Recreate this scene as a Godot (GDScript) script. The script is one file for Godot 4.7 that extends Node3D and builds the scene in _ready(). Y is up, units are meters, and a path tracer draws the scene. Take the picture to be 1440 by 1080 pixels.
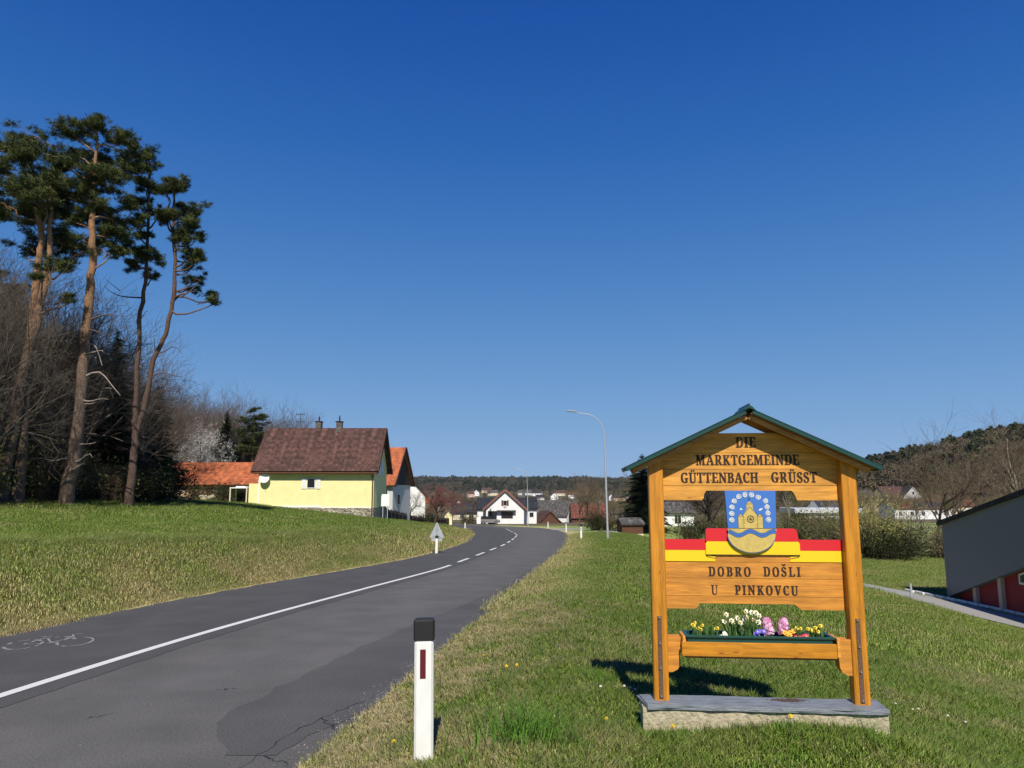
extends Node3D

# ---------------------------------------------------------------- mesh builder
class MB:
	var v := PackedVector3Array()
	var n := PackedVector3Array()
	var c := PackedColorArray()
	var u := PackedVector2Array()
	var ix := PackedInt32Array()
	var col := Color.WHITE
	func vert(p: Vector3, nn: Vector3, uv := Vector2.ZERO) -> int:
		v.append(p); n.append(nn); c.append(col); u.append(uv)
		return v.size() - 1
	func tri(a: Vector3, b: Vector3, d: Vector3) -> void:   # counter-clockwise from outside
		var nn := (b - a).cross(d - a).normalized()
		var i := v.size()
		vert(a, nn); vert(b, nn); vert(d, nn)
		ix.append(i); ix.append(i + 2); ix.append(i + 1)
	func tri_n(a: Vector3, b: Vector3, d: Vector3, nn: Vector3) -> void:
		var i := v.size()
		vert(a, nn); vert(b, nn); vert(d, nn)
		if (b - a).cross(d - a).dot(nn) < 0.0:
			ix.append(i); ix.append(i + 1); ix.append(i + 2)
		else:
			ix.append(i); ix.append(i + 2); ix.append(i + 1)
	func quad(a: Vector3, b: Vector3, d: Vector3, e: Vector3) -> void:
		var nn := (b - a).cross(d - a).normalized()
		if nn == Vector3.ZERO: nn = (d - a).cross(e - a).normalized()
		var i := v.size()
		vert(a, nn, Vector2(0, 1)); vert(b, nn, Vector2(1, 1)); vert(d, nn, Vector2(1, 0)); vert(e, nn, Vector2(0, 0))
		for k in [0, 2, 1, 0, 3, 2]: ix.append(i + k)
	func quad_out(a: Vector3, b: Vector3, d: Vector3, e: Vector3, o: Vector3) -> void:
		if (b - a).cross(d - a).dot(o) >= 0.0: quad(a, b, d, e)
		else: quad(e, d, b, a)
	func box(at: Vector3, size: Vector3, bev := 0.0, bs := Basis()) -> void:
		var h := size * 0.5
		if bev <= 0.0:
			for a in 3:
				var b := (a + 1) % 3
				var d := (a + 2) % 3
				for s in [-1.0, 1.0]:
					var q := []
					for k in [[-1, -1], [1, -1], [1, 1], [-1, 1]]:
						var p := Vector3.ZERO
						p[a] = h[a] * s; p[b] = h[b] * k[0]; p[d] = h[d] * k[1]
						q.append(at + bs * p)
					var o := Vector3.ZERO
					o[a] = s
					quad_out(q[0], q[1], q[2], q[3], bs * o)
			return
		for a in 3:
			var b := (a + 1) % 3
			var d := (a + 2) % 3
			for s in [-1.0, 1.0]:
				var q := []
				for k in [[-1, -1], [1, -1], [1, 1], [-1, 1]]:
					var p := Vector3.ZERO
					p[a] = h[a] * s; p[b] = (h[b] - bev) * k[0]; p[d] = (h[d] - bev) * k[1]
					q.append(at + bs * p)
				var o := Vector3.ZERO
				o[a] = s
				quad_out(q[0], q[1], q[2], q[3], bs * o)
			for sb in [-1.0, 1.0]:
				for sd in [-1.0, 1.0]:
					var q := []
					for k in [[-1, 0], [1, 0], [1, 1], [-1, 1]]:
						var p := Vector3.ZERO
						p[a] = (h[a] - bev) * k[0]
						p[b] = (h[b] if k[1] == 0 else h[b] - bev) * sb
						p[d] = (h[d] - bev if k[1] == 0 else h[d]) * sd
						q.append(at + bs * p)
					var o := Vector3.ZERO
					o[b] = sb; o[d] = sd
					quad_out(q[0], q[1], q[2], q[3], bs * o)
		for sx in [-1.0, 1.0]:
			for sy in [-1.0, 1.0]:
				for sz in [-1.0, 1.0]:
					var s := Vector3(sx, sy, sz)
					var i := h - Vector3.ONE * bev
					var p0 := at + bs * (Vector3(h.x, i.y, i.z) * s)
					var p1 := at + bs * (Vector3(i.x, h.y, i.z) * s)
					var p2 := at + bs * (Vector3(i.x, i.y, h.z) * s)
					tri_n(p0, p1, p2, (bs * s).normalized())
	func tube(pts: PackedVector3Array, rads: PackedFloat32Array, sides: int, cap := false) -> void:
		var m := pts.size()
		if m < 2: return
		var t0 := (pts[1] - pts[0]).normalized()
		var x := t0.cross(Vector3.UP if absf(t0.y) < 0.9 else Vector3.RIGHT).normalized()
		var first := v.size()
		for k in m:
			var t := (pts[mini(k + 1, m - 1)] - pts[maxi(k - 1, 0)]).normalized()
			x = (x - t * x.dot(t)).normalized()
			var y := t.cross(x)
			for j in sides:
				var a := TAU * j / sides
				var r := x * cos(a) + y * sin(a)
				vert(pts[k] + r * rads[k], r)
		for k in m - 1:
			for j in sides:
				var j2 := (j + 1) % sides
				var a := first + k * sides + j
				var b := first + k * sides + j2
				ix.append(a); ix.append(b + sides); ix.append(b)
				ix.append(a); ix.append(a + sides); ix.append(b + sides)
		if cap:
			for e in [0, m - 1]:
				var t := (pts[1] - pts[0]).normalized() * -1.0 if e == 0 else (pts[m - 1] - pts[m - 2]).normalized()
				for j in sides:
					tri_n(pts[e], v[first + e * sides + j], v[first + e * sides + (j + 1) % sides], t)
	func extrude(poly: PackedVector2Array, z0: float, z1: float, xf := Transform3D()) -> void:
		var area := 0.0
		for i in poly.size():
			area += poly[i].cross(poly[(i + 1) % poly.size()])
		if area < 0.0: poly.reverse()
		var t := Geometry2D.triangulate_polygon(poly)
		for k in range(0, t.size(), 3):
			for side in 2:
				var z: float = z1 if side == 0 else z0
				var nn := xf.basis * (Vector3(0, 0, 1) if side == 0 else Vector3(0, 0, -1))
				tri_n(xf * Vector3(poly[t[k]].x, poly[t[k]].y, z), xf * Vector3(poly[t[k + 1]].x, poly[t[k + 1]].y, z), xf * Vector3(poly[t[k + 2]].x, poly[t[k + 2]].y, z), nn.normalized())
		for i in poly.size():
			var a := poly[i]
			var b := poly[(i + 1) % poly.size()]
			var o := xf.basis * Vector3(b.y - a.y, a.x - b.x, 0)
			quad_out(xf * Vector3(a.x, a.y, z0), xf * Vector3(b.x, b.y, z0), xf * Vector3(b.x, b.y, z1), xf * Vector3(a.x, a.y, z1), o)
	func add(m: ArrayMesh, xf: Transform3D) -> void:
		for s in m.get_surface_count():
			var ar := m.surface_get_arrays(s)
			var pv: PackedVector3Array = ar[Mesh.ARRAY_VERTEX]
			var pn: PackedVector3Array = ar[Mesh.ARRAY_NORMAL]
			var i0 := v.size()
			for k in pv.size():
				vert(xf * pv[k], (xf.basis * pn[k]).normalized())
			var pi = ar[Mesh.ARRAY_INDEX]
			if pi == null:
				for k in pv.size(): ix.append(i0 + k)
			else:
				for k in pi: ix.append(i0 + k)
	func mesh() -> ArrayMesh:
		var ar := []
		ar.resize(Mesh.ARRAY_MAX)
		ar[Mesh.ARRAY_VERTEX] = v
		ar[Mesh.ARRAY_NORMAL] = n
		ar[Mesh.ARRAY_COLOR] = c
		ar[Mesh.ARRAY_TEX_UV] = u
		ar[Mesh.ARRAY_INDEX] = ix
		var m := ArrayMesh.new()
		if v.size() > 0: m.add_surface_from_arrays(Mesh.PRIMITIVE_TRIANGLES, ar)
		return m

# ---------------------------------------------------------------- naming and placing
var rng := RandomNumberGenerator.new()
var taken := {}
var Mt := {}

func numbered(called: String) -> String:
	var k: int = taken.get(called, 0)
	taken[called] = k + 1
	return called if k == 0 else "%s_%03d" % [called, k]
func tag(o: Node3D, label: String, category: String, group := "", kind := "") -> Node3D:
	if label: o.set_meta("label", label)
	if category: o.set_meta("category", category)
	if group: o.set_meta("group", group)
	if kind: o.set_meta("kind", kind)
	return o
func thing(called: String, label: String, category: String, at := Vector3.ZERO, turn := 0.0, group := "") -> Node3D:
	var o := Node3D.new()
	o.name = numbered(called)
	add_child(o)
	o.position = at
	o.rotation.y = turn
	tag(o, label, category, group)
	return o
func part(called: String, m, mat: Material, parent: Node3D, at := Vector3.ZERO) -> MeshInstance3D:
	var o := MeshInstance3D.new()
	o.name = called
	if m is MB: o.mesh = m.mesh()
	else: o.mesh = m
	o.material_override = mat
	o.position = at
	parent.add_child(o, true)
	return o
func top(called: String, m, mat: Material, label: String, category: String, group := "", kind := "", at := Vector3.ZERO) -> MeshInstance3D:
	var o := MeshInstance3D.new()
	o.name = numbered(called)
	if m is MB: o.mesh = m.mesh()
	else: o.mesh = m
	o.material_override = mat
	o.position = at
	add_child(o)
	tag(o, label, category, group, kind)
	return o
func multi(called: String, m: Mesh, mat: Material, xs: Array, cols: PackedColorArray, parent: Node3D) -> MultiMeshInstance3D:
	var mm := MultiMesh.new()
	mm.transform_format = MultiMesh.TRANSFORM_3D
	mm.use_colors = true
	mm.mesh = m
	mm.instance_count = xs.size()
	for i in xs.size():
		mm.set_instance_transform(i, xs[i])
		mm.set_instance_color(i, cols[i])
	var o := MultiMeshInstance3D.new()
	o.multimesh = mm
	o.material_override = mat
	o.name = numbered(called) if parent == self else called
	parent.add_child(o, true)
	return o
func bake(called: String, m: ArrayMesh, mat: Material, xs: Array, cols: PackedColorArray, parent: Node3D) -> MeshInstance3D:   # many small leaves as one real mesh
	var ar := m.surface_get_arrays(0)
	var pv: PackedVector3Array = ar[Mesh.ARRAY_VERTEX]
	var pn: PackedVector3Array = ar[Mesh.ARRAY_NORMAL]
	var pc: PackedColorArray = ar[Mesh.ARRAY_COLOR]
	var pi: PackedInt32Array = ar[Mesh.ARRAY_INDEX]
	var mb := MB.new()
	for i in xs.size():
		var xf: Transform3D = xs[i]
		var nb := xf.basis.orthonormalized()
		var c := cols[i]
		var i0 := mb.v.size()
		mb.v.append_array(xf * pv)
		mb.n.append_array(Transform3D(nb, Vector3.ZERO) * pn)
		for q in pc: mb.c.append(c * q)
		for q in pi: mb.ix.append(i0 + q)
	mb.u.resize(mb.v.size())
	return part(called, mb, mat, parent)
func dup(root: Node3D, at: Vector3, turn: float, label: String, scale := 1.0, group := "") -> Node3D:
	var r: Node3D = root.duplicate()
	r.name = numbered(String(root.name).split("_0")[0])
	add_child(r)
	r.position = at
	r.rotation.y = turn
	r.scale = Vector3.ONE * scale
	r.set_meta("label", label)
	if group: r.set_meta("group", group)
	return r

# ---------------------------------------------------------------- materials
func lin(r: float, g: float, b: float) -> Color:
	return Color(r, g, b).linear_to_srgb()
func mat(r: float, g: float, b: float, rough := 0.85, metal := 0.0) -> StandardMaterial3D:
	var m := StandardMaterial3D.new()
	m.albedo_color = lin(r, g, b)
	m.roughness = rough
	m.metallic = metal
	return m
func vmat(rough := 0.9, back := 0.0) -> StandardMaterial3D:
	var m := StandardMaterial3D.new()
	m.vertex_color_use_as_albedo = true
	m.roughness = rough
	m.metallic_specular = 0.3
	if back > 0.0:
		m.backlight_enabled = true
		m.backlight = Color(back, back, back)
	return m
func noise(freq: float, sd: int, oct := 4) -> FastNoiseLite:
	var f := FastNoiseLite.new()
	f.noise_type = FastNoiseLite.TYPE_SIMPLEX_SMOOTH
	f.frequency = freq
	f.seed = sd
	f.fractal_octaves = oct
	return f
func grey_tex(size: int, freq: float, lo: float, hi: float, sd: int, oct := 4, power := 1.0) -> ImageTexture:
	var im := noise(freq, sd, oct).get_seamless_image(size, size)
	im.convert(Image.FORMAT_L8)
	var d := im.get_data()
	var lut := PackedByteArray()
	for k in 256:
		var x := lerpf(lo, hi, pow(k / 255.0, power))
		lut.append(int(clampf(Color(x, x, x).linear_to_srgb().r, 0, 1) * 255.0))
	for k in d.size(): d[k] = lut[d[k]]
	return ImageTexture.create_from_image(Image.create_from_data(size, size, false, Image.FORMAT_L8, d))
func tri_tex(m: StandardMaterial3D, t: Texture2D, scale: Vector3, world := false) -> StandardMaterial3D:
	m.albedo_texture = t
	m.uv1_triplanar = true
	m.uv1_world_triplanar = world
	m.uv1_scale = scale
	return m
func relief(m: StandardMaterial3D, t: Texture2D, cm: float) -> StandardMaterial3D:
	m.heightmap_enabled = true
	m.heightmap_texture = t
	m.heightmap_scale = cm
	return m
func wood_tex(sd: int) -> ImageTexture:   # grain along u, a few knots
	var w := 768
	var h := 384
	var na := noise(0.01, sd, 3)
	var nb := noise(0.03, sd + 1, 3)
	var r := RandomNumberGenerator.new()
	r.seed = sd
	var knots := []
	for k in 13: knots.append(Vector3(r.randf() * w, r.randf() * h, r.randf_range(2.5, 5.5)))
	var d := PackedByteArray()
	d.resize(w * h * 3)
	for y in h:
		for x in w:
			var yy := float(y)
			var dark := 0.0
			for k: Vector3 in knots:
				var dx := absf(x - k.x) * 0.45
				if dx > 40.0: continue
				var dy := y - k.y
				var q := sqrt(dx * dx + dy * dy)
				if q < 40.0:
					yy += signf(dy) * exp(-q / 12.0) * 7.0
					dark = maxf(dark, clampf((k.z - q) / 3.0, 0.0, 1.0))
			var g := na.get_noise_2d(x * 0.25, yy * 3.2) * 0.6 + nb.get_noise_2d(x * 0.35, yy * 9.0) * 0.5
			var big := na.get_noise_2d(x * 0.8 + 900.0, y * 1.2)
			var fine := nb.get_noise_2d(x * 0.6, yy * 26.0)
			var val := 0.87 + g * 0.24 + big * 0.07 + fine * 0.13
			var i := (y * w + x) * 3
			d[i] = int(clampf(val * (1.0 - 0.30 * dark) * 255.0, 0, 255))
			d[i + 1] = int(clampf((val - 0.02 - maxf(g, 0.0) * 0.03) * (1.0 - 0.42 * dark) * 255.0, 0, 255))
			d[i + 2] = int(clampf((val - 0.05) * (1.0 - 0.42 * dark) * 255.0, 0, 255))
	return ImageTexture.create_from_image(Image.create_from_data(w, h, false, Image.FORMAT_RGB8, d))
func tile_tex(cols: int, rows: int, sd: int, vary: float) -> Array:   # [colour, relief] of overlapping roof tiles, each a little different
	var w := 512
	var h := 512
	var r := RandomNumberGenerator.new()
	r.seed = sd
	var nz := noise(0.012, sd, 4)
	var tone := []
	for k in cols * rows: tone.append(1.0 - vary * r.randf())
	var d := PackedByteArray()
	var b := PackedByteArray()
	d.resize(w * h)
	b.resize(w * h)
	for y in h:
		var ry := float(y) / h * rows
		var row := int(ry)
		var fy := ry - row
		for x in w:
			var rx := float(x) / w * cols + (0.5 if row % 2 else 0.0)
			var cx := int(rx) % cols
			var fx := rx - int(rx)
			var e := 1.0 if fx > 0.06 and fy < 0.9 else 0.72
			var val: float = tone[row * cols + cx] * e * (0.9 + 0.35 * nz.get_noise_2d(x, y))
			d[y * w + x] = int(clampf(val * 235.0, 0, 255))
			b[y * w + x] = int(clampf(fy * 200.0 * (1.0 if fx > 0.06 else 0.6), 0, 255))
	return [ImageTexture.create_from_image(Image.create_from_data(w, h, false, Image.FORMAT_L8, d)), ImageTexture.create_from_image(Image.create_from_data(w, h, false, Image.FORMAT_L8, b))]
func stone_tex(sd: int) -> Array:
	var f := noise(0.03, sd, 1)
	f.noise_type = FastNoiseLite.TYPE_CELLULAR
	f.cellular_return_type = FastNoiseLite.RETURN_CELL_VALUE
	f.cellular_jitter = 0.8
	var g := noise(0.03, sd, 1)
	g.noise_type = FastNoiseLite.TYPE_CELLULAR
	g.cellular_return_type = FastNoiseLite.RETURN_DISTANCE2_SUB
	g.cellular_jitter = 0.8
	var w := 512
	var d := PackedByteArray()
	var b := PackedByteArray()
	for y in w:
		for x in w:
			var e := clampf((g.get_noise_2d(x * 0.7, y * 1.5) + 1.0) * 6.0, 0.0, 1.0)
			var t := 0.7 + 0.25 * f.get_noise_2d(x * 0.7, y * 1.5)
			d.append(int(clampf(lerpf(0.42, t, e) * 255.0, 0, 255)))
			b.append(int(e * 255.0))
	return [ImageTexture.create_from_image(Image.create_from_data(w, w, false, Image.FORMAT_L8, d)), ImageTexture.create_from_image(Image.create_from_data(w, w, false, Image.FORMAT_L8, b))]

# ---------------------------------------------------------------- the lie of the land
const BZ := [-60, 0, 65, 130, 200, 300, 500, 850, 1100, 1400, 1700, 2000, 2300, 3200]
const BY := [1.92, 0, -2.08, -4.16, -6.3, -8.5, -10, -10, -6.5, -1, 8, 20, 27, 24]
const LZ := [-40, -15, 0, 5.4, 11, 17, 24.3, 29, 36, 44, 55, 64, 72, 80, 88, 97, 108, 120, 132, 143, 160]
const LX := [-12.5, -9.9, -8.35, -7.85, -7.32, -6.55, -5.1, -4.2, -3.45, -3.05, -3.05, -3.35, -3.8, -4.4, -5.1, -6.1, -8.2, -11, -15, -22, -40]
const RZ := [-40, -15, 0, 5.4, 11, 17, 24.3, 29, 36, 44, 55, 64, 72, 80, 90, 102, 112, 122, 136, 150, 170]
const RX := [-6, -3.4, -1.95, -1.41, -0.72, 0.05, 1.02, 1.62, 2.45, 3.2, 4.15, 4.8, 5.15, 5.2, 4.9, 3.4, 0.2, -3.6, -8, -15, -34]
const CX := [-9.2, -6.9, -5.35, -5.02, -4.52, -3.57, -2.32, -1.83, -1.15, -0.45, 0.12, 0.38, 0.25, -0.2, -0.6, -2, -4.2, -7.4, -11.6, -18.5, -37]
func interp(zs: Array, xs: Array, z: float) -> float:
	var n := zs.size()
	if z <= zs[0]: return xs[0]
	if z >= zs[n - 1]: return xs[n - 1]
	var k := 0
	while z > zs[k + 1]: k += 1
	var h: float = zs[k + 1] - zs[k]
	var t: float = (z - zs[k]) / h
	var m0: float = (xs[k + 1] - xs[maxi(k - 1, 0)]) / float(zs[k + 1] - zs[maxi(k - 1, 0)]) * h
	var k2 := mini(k + 2, n - 1)
	var m1: float = (xs[k2] - xs[k]) / float(zs[k2] - zs[k]) * h
	var t2 := t * t
	var t3 := t2 * t
	return (2 * t3 - 3 * t2 + 1) * xs[k] + (t3 - 2 * t2 + t) * m0 + (-2 * t3 + 3 * t2) * xs[k + 1] + (t3 - t2) * m1
var tabB := PackedFloat32Array()
var tabL := PackedFloat32Array()
var tabR := PackedFloat32Array()
var nA: FastNoiseLite
var nB: FastNoiseLite
var nC: FastNoiseLite
func look(t: PackedFloat32Array, z: float, step: float) -> float:
	var f := clampf((z + 60.0) / step, 0.0, t.size() - 1.001)
	var k := int(f)
	return lerpf(t[k], t[k + 1], f - k)
func base_y(z: float) -> float: return look(tabB, z, 1.0)
func left_x(z: float) -> float: return look(tabL, z, 0.25)
func right_x(z: float) -> float: return look(tabR, z, 0.25)
func ss(a: float, b: float, x: float) -> float: return smoothstep(a, b, x)
func ground(x: float, z: float) -> float:   # height of the land at x, z metres ahead
	var b := base_y(z)
	var xl := left_x(z)
	var xr := right_x(z)
	if z > 165.0: return b + far_hills(x, z)
	if x > xl and x < xr: return b - 0.05 * ss(0.0, 0.3, minf(x - xl, xr - x))
	if x <= xl:
		var dl := xl - x
		var fade := 1.0 - ss(62, 112, z)
		var bank := lerpf(0.92, 0.55, ss(12, 66, z)) * fade
		var k := lerpf(0.075, 0.115, ss(20, 60, z)) * (0.15 + 0.85 * fade)
		return b + bank * ss(0.15, 3.2, dl) + k * (maxf(0.0, minf(dl, 22.0) - 2.0) + 0.5 * maxf(0.0, dl - 22.0)) * (1.0 - ss(110, 165, z) * 0.8) * (1.0 - 0.7 * ss(40, 120, dl)) + nC.get_noise_2d(x, z) * 0.16 * ss(0.5, 3.0, dl) + far_hills(x, z)
	var dr := x - xr
	var near := 0.3 * (1.0 - exp(-dr)) * (1.0 - 0.6 * ss(60, 100, z))
	var yv := b + near - 0.16 * clampf(dr - 1.9, 0.0, 3.0) * (1.0 - ss(20, 45, z) * 0.7)
	var e := lerpf(14.5, 5.6, clampf((z - 33.0) / 35.0, 0.0, 1.0))
	var target := minf(-2.7, b)
	var y := lerpf(yv, target, clampf((dr - 4.9) / maxf(e - 4.9, 0.7), 0.0, 1.0)) if dr > 4.9 else yv
	y += 0.31 * exp(-(pow((x - 2.2) / 1.0, 2) + pow((z - 4.75) / 0.85, 2)))
	return y + nC.get_noise_2d(x * 1.7, z * 1.7) * 0.05 * ss(0.4, 2.0, dr) * (1.0 - ss(8.0, 12.0, dr) * ss(15, 30, z)) + far_hills(x, z)
func far_hills(x: float, z: float) -> float:
	var h := 38.0 * exp(-(pow((x - 330.0) / 125.0, 2) + pow((z - 430.0) / 160.0, 2))) * ss(180, 320, z)
	if z > 900.0:
		h += nA.get_noise_2d(x * 0.05, z * 0.02) * 8.0 * ss(1200, 2000, z) - 8.0 * ss(100, 600, x) * ss(1500, 2200, z)
	return h
func gp(x: float, z: float, dy := 0.0) -> Vector3:
	return Vector3(x, ground(x, z) + dy, -z)
func lane_x(z: float) -> float:   # middle of the gravel lane down on the right
	return interp([10, 20, 25, 31, 36, 48, 62, 70, 78, 86, 96], [18.2, 17.75, 17.25, 16.75, 15.9, 13.4, 10.9, 9.2, 7.5, 6.0, 4.5], z)
func dryness(x: float, z: float) -> float:
	var xl := left_x(z)
	var xr := right_x(z)
	var n := nA.get_noise_2d(x * 1.0, z * 1.0)
	var n2 := nB.get_noise_2d(x, z)
	var d := 0.0
	if x > xr:
		var dr := x - xr
		d = (1.0 - ss(0.5, 2.1, dr + n * 1.3)) * clampf(0.80 + 0.7 * n2, 0.0, 1.0)
		d = maxf(d, 0.04 + n * 0.5 + n2 * 0.30)
		if dr > 7.0: d = maxf(d, 0.24 + n * 0.35)
	else:
		var dl := xl - x
		d = (0.60 + 0.6 * n) * (1.0 - ss(1.4, 4.8, dl + n * 2.0))
		d = maxf(d, 0.03 + 0.45 * n + 0.2 * n2)
		d = maxf(d, 1.0 - ss(0.1, 0.6, dl))
	return clampf(d + n2 * 0.25, 0.0, 1.0)
const GREEN := Color(0.138, 0.285, 0.036)
const GREEN2 := Color(0.262, 0.352, 0.058)
const STRAW := Color(0.660, 0.545, 0.285)
const EARTH := Color(0.20, 0.16, 0.095)
func grass_color(x: float, z: float) -> Color:
	var d := dryness(x, z)
	var g := GREEN.lerp(GREEN2, clampf(0.5 + 0.9 * nB.get_noise_2d(x * 0.6 + 50.0, z * 0.6), 0.0, 1.0))
	return g.lerp(STRAW, d * 0.9)

func _ready() -> void:
	rng.seed = 7
	var cam := Camera3D.new()
	cam.name = "camera"
	cam.keep_aspect = Camera3D.KEEP_HEIGHT
	cam.fov = 54.88
	cam.near = 0.05
	cam.far = 9000.0
	add_child(cam)
	cam.position = Vector3(0, 1.7, 0)
	cam.rotation.x = atan(150.0 / 1040.0)
	cam.current = true
	# sky: clear spring blue, paler towards the horizon
	var im := Image.create(512, 256, false, Image.FORMAT_RGBF)
	for y in 256:
		var e := sin(clampf(PI * 0.5 - PI * (y + 0.5) / 256.0, 0.0, PI))
		e = maxf(e, 0.0)
		var r := lerpf(0.006, 0.275, pow(1.0 - e, 4.6))
		var g := lerpf(0.038, 0.425, pow(1.0 - e, 2.7))
		var b := lerpf(0.190, 0.640, pow(1.0 - e, 1.35))
		im.fill_rect(Rect2i(0, y, 512, 1), Color(r, g, b))
	var pano := PanoramaSkyMaterial.new()
	pano.panorama = ImageTexture.create_from_image(im)
	var sky := Sky.new()
	sky.sky_material = pano
	var env := Environment.new()
	env.background_mode = Environment.BG_SKY
	env.sky = sky
	env.tonemap_mode = Environment.TONE_MAPPER_LINEAR
	env.tonemap_exposure = 1.12
	env.fog_enabled = true
	env.fog_density = 0.00005
	env.fog_light_color = Color(0.84, 0.88, 0.92)
	env.sdfgi_enabled = true
	env.ssao_enabled = true
	env.ssil_enabled = true
	var we := WorldEnvironment.new()
	we.name = "world_environment"
	we.environment = env
	add_child(we)
	var sun := DirectionalLight3D.new()
	sun.name = "sun"
	sun.light_energy = 1.5
	sun.light_color = Color(1.0, 0.968, 0.918)
	sun.light_angular_distance = 0.53
	sun.shadow_enabled = true
	add_child(sun)
	sun.look_at_from_position(Vector3.ZERO, Vector3(-0.035, -1.0, -1.04))
	for z in range(-60, 3300): tabB.append(interp(BZ, BY, z))
	for k in range(0, 1000):
		tabL.append(interp(LZ, LX, -60.0 + k * 0.25))
		tabR.append(interp(RZ, RX, -60.0 + k * 0.25))
	nA = noise(0.35, 11, 3)
	nB = noise(1.6, 12, 3)
	nC = noise(0.4, 13, 3)
	make_materials()
	build_ground()
	build_roads()
	build_sign()
	build_street_furniture()
	build_left_houses()
	build_gable_house()
	build_sports_hall()
	build_village()
	build_pines()
	build_woods()
	build_garden_plants()
	build_far_forest()
	build_grass()
	build_flowers()

func make_materials() -> void:
	var wt := wood_tex(3)
	Mt.plank = tri_tex(mat(0.76, 0.350, 0.052, 0.55), wt, Vector3(0.5, 1.4, 0.7))
	Mt.plank.uv1_offset = Vector3(0.5, 0, 0)
	Mt.plank_b = tri_tex(mat(0.82, 0.395, 0.062, 0.55), wt, Vector3(0.5, 1.4, 0.7))
	Mt.plank_b.uv1_offset = Vector3(0.41, 0.21, 0.4)
	Mt.plank_c = tri_tex(mat(0.73, 0.315, 0.045, 0.55), wt, Vector3(0.5, 1.4, 0.7))
	Mt.plank_c.uv1_offset = Vector3(0.58, 0.55, 0.1)
	Mt.post = tri_tex(mat(0.68, 0.285, 0.016, 0.5), wt, Vector3(0.5, 2.0, 2.0))
	Mt.post.uv1_offset = Vector3(0.07, 0.3, 0.3)
	Mt.roof_board = tri_tex(mat(0.34, 0.125, 0.025, 0.6), wt, Vector3(0.7, 1.4, 1.4))
	Mt.rafter = tri_tex(mat(0.55, 0.265, 0.075, 0.6), wt, Vector3(0.7, 1.4, 1.4))
	Mt.dark_text = mat(0.030, 0.013, 0.007, 0.8)
	Mt.green_metal = mat(0.008, 0.050, 0.042, 0.4)
	Mt.red = mat(0.62, 0.012, 0.022, 0.5)
	Mt.yellow = mat(0.86, 0.56, 0.008, 0.5)
	Mt.crest_blue = mat(0.045, 0.16, 0.52, 0.5)
	Mt.crest_gold = tri_tex(mat(0.62, 0.46, 0.13, 0.6), grey_tex(256, 0.02, 0.75, 1.0, 31), Vector3(4, 4, 4))
	Mt.crest_white = mat(0.75, 0.73, 0.62, 0.6)
	Mt.black = mat(0.012, 0.012, 0.013, 0.5)
	Mt.line = mat(0.05, 0.035, 0.02, 0.8)
	Mt.rust = tri_tex(mat(0.20, 0.115, 0.075, 0.7, 0.3), grey_tex(256, 0.03, 0.45, 1.0, 32), Vector3(6, 6, 6))
	Mt.steel = mat(0.55, 0.55, 0.55, 0.35, 0.8)
	Mt.galv = mat(0.42, 0.44, 0.46, 0.5, 0.3)
	var bump := grey_tex(512, 0.03, 0.0, 1.0, 33, 5)
	Mt.bump = bump
	Mt.concrete = relief(tri_tex(mat(0.56, 0.49, 0.34, 0.95), grey_tex(512, 0.02, 0.55, 1.0, 34, 5), Vector3(1.6, 1.6, 1.6)), bump, 1.2)
	Mt.slate = relief(tri_tex(mat(0.27, 0.30, 0.335, 0.6), grey_tex(512, 0.012, 0.5, 1.0, 35, 5), Vector3(0.9, 3, 3)), bump, 0.5)
	Mt.planter = mat(0.010, 0.060, 0.048, 0.35)
	Mt.soil = mat(0.035, 0.025, 0.018, 1.0)
	Mt.white_plastic = tri_tex(mat(0.80, 0.80, 0.77, 0.5), grey_tex(512, 0.015, 0.84, 1.0, 48, 5, 0.6), Vector3(1.3, 0.6, 1.3))
	Mt.reflector = mat(0.11, 0.012, 0.02, 0.25)
	Mt.leaf = vmat(0.7, 0.5)
	Mt.needle = vmat(0.8, 0.25)
	Mt.bark = relief(tri_tex(vmat(0.95), grey_tex(256, 0.03, 0.45, 1.1, 36, 4), Vector3(1.2, 0.5, 1.2)), bump, 2.0)
	Mt.twig = vmat(0.95)
	Mt.grass = vmat(0.75, 0.28)
	Mt.asphalt = mat(0.124, 0.125, 0.129, 0.86)
	var asp := grey_tex(1024, 0.09, 0.42, 1.45, 37, 5)
	var blot := grey_tex(512, 0.012, 0.72, 1.0, 38, 4)
	Mt.ground = vmat(1.0)
	tri_tex(Mt.ground, grey_tex(1024, 0.06, 0.62, 1.30, 39, 5), Vector3(0.45, 0.45, 0.45), true)
	relief(Mt.ground, grey_tex(1024, 0.06, 0.0, 1.0, 39, 5), 2.0)
	for a in [["asphalt", 0.140, 0.135, 0.126], ["asphalt_new", 0.090, 0.088, 0.085], ["asphalt_patch", 0.100, 0.098, 0.095], ["asphalt_lane", 0.25, 0.25, 0.25]]:
		var m := mat(a[1], a[2], a[3], 0.88)
		tri_tex(m, asp, Vector3(0.42, 0.42, 0.42), true)
		m.vertex_color_use_as_albedo = true
		m.detail_enabled = true
		m.detail_blend_mode = BaseMaterial3D.BLEND_MODE_MUL
		m.detail_albedo = blot
		m.detail_uv_layer = BaseMaterial3D.DETAIL_UV_2
		m.uv2_triplanar = true
		m.uv2_world_triplanar = true
		m.uv2_scale = Vector3(0.13, 0.13, 0.13)
		relief(m, asp, 0.5)
		Mt[a[0]] = m
	Mt.paint = tri_tex(mat(0.76, 0.76, 0.74, 0.7), grey_tex(512, 0.05, 0.80, 1.0, 40, 4), Vector3(1.5, 1.5, 1.5), true)
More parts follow.
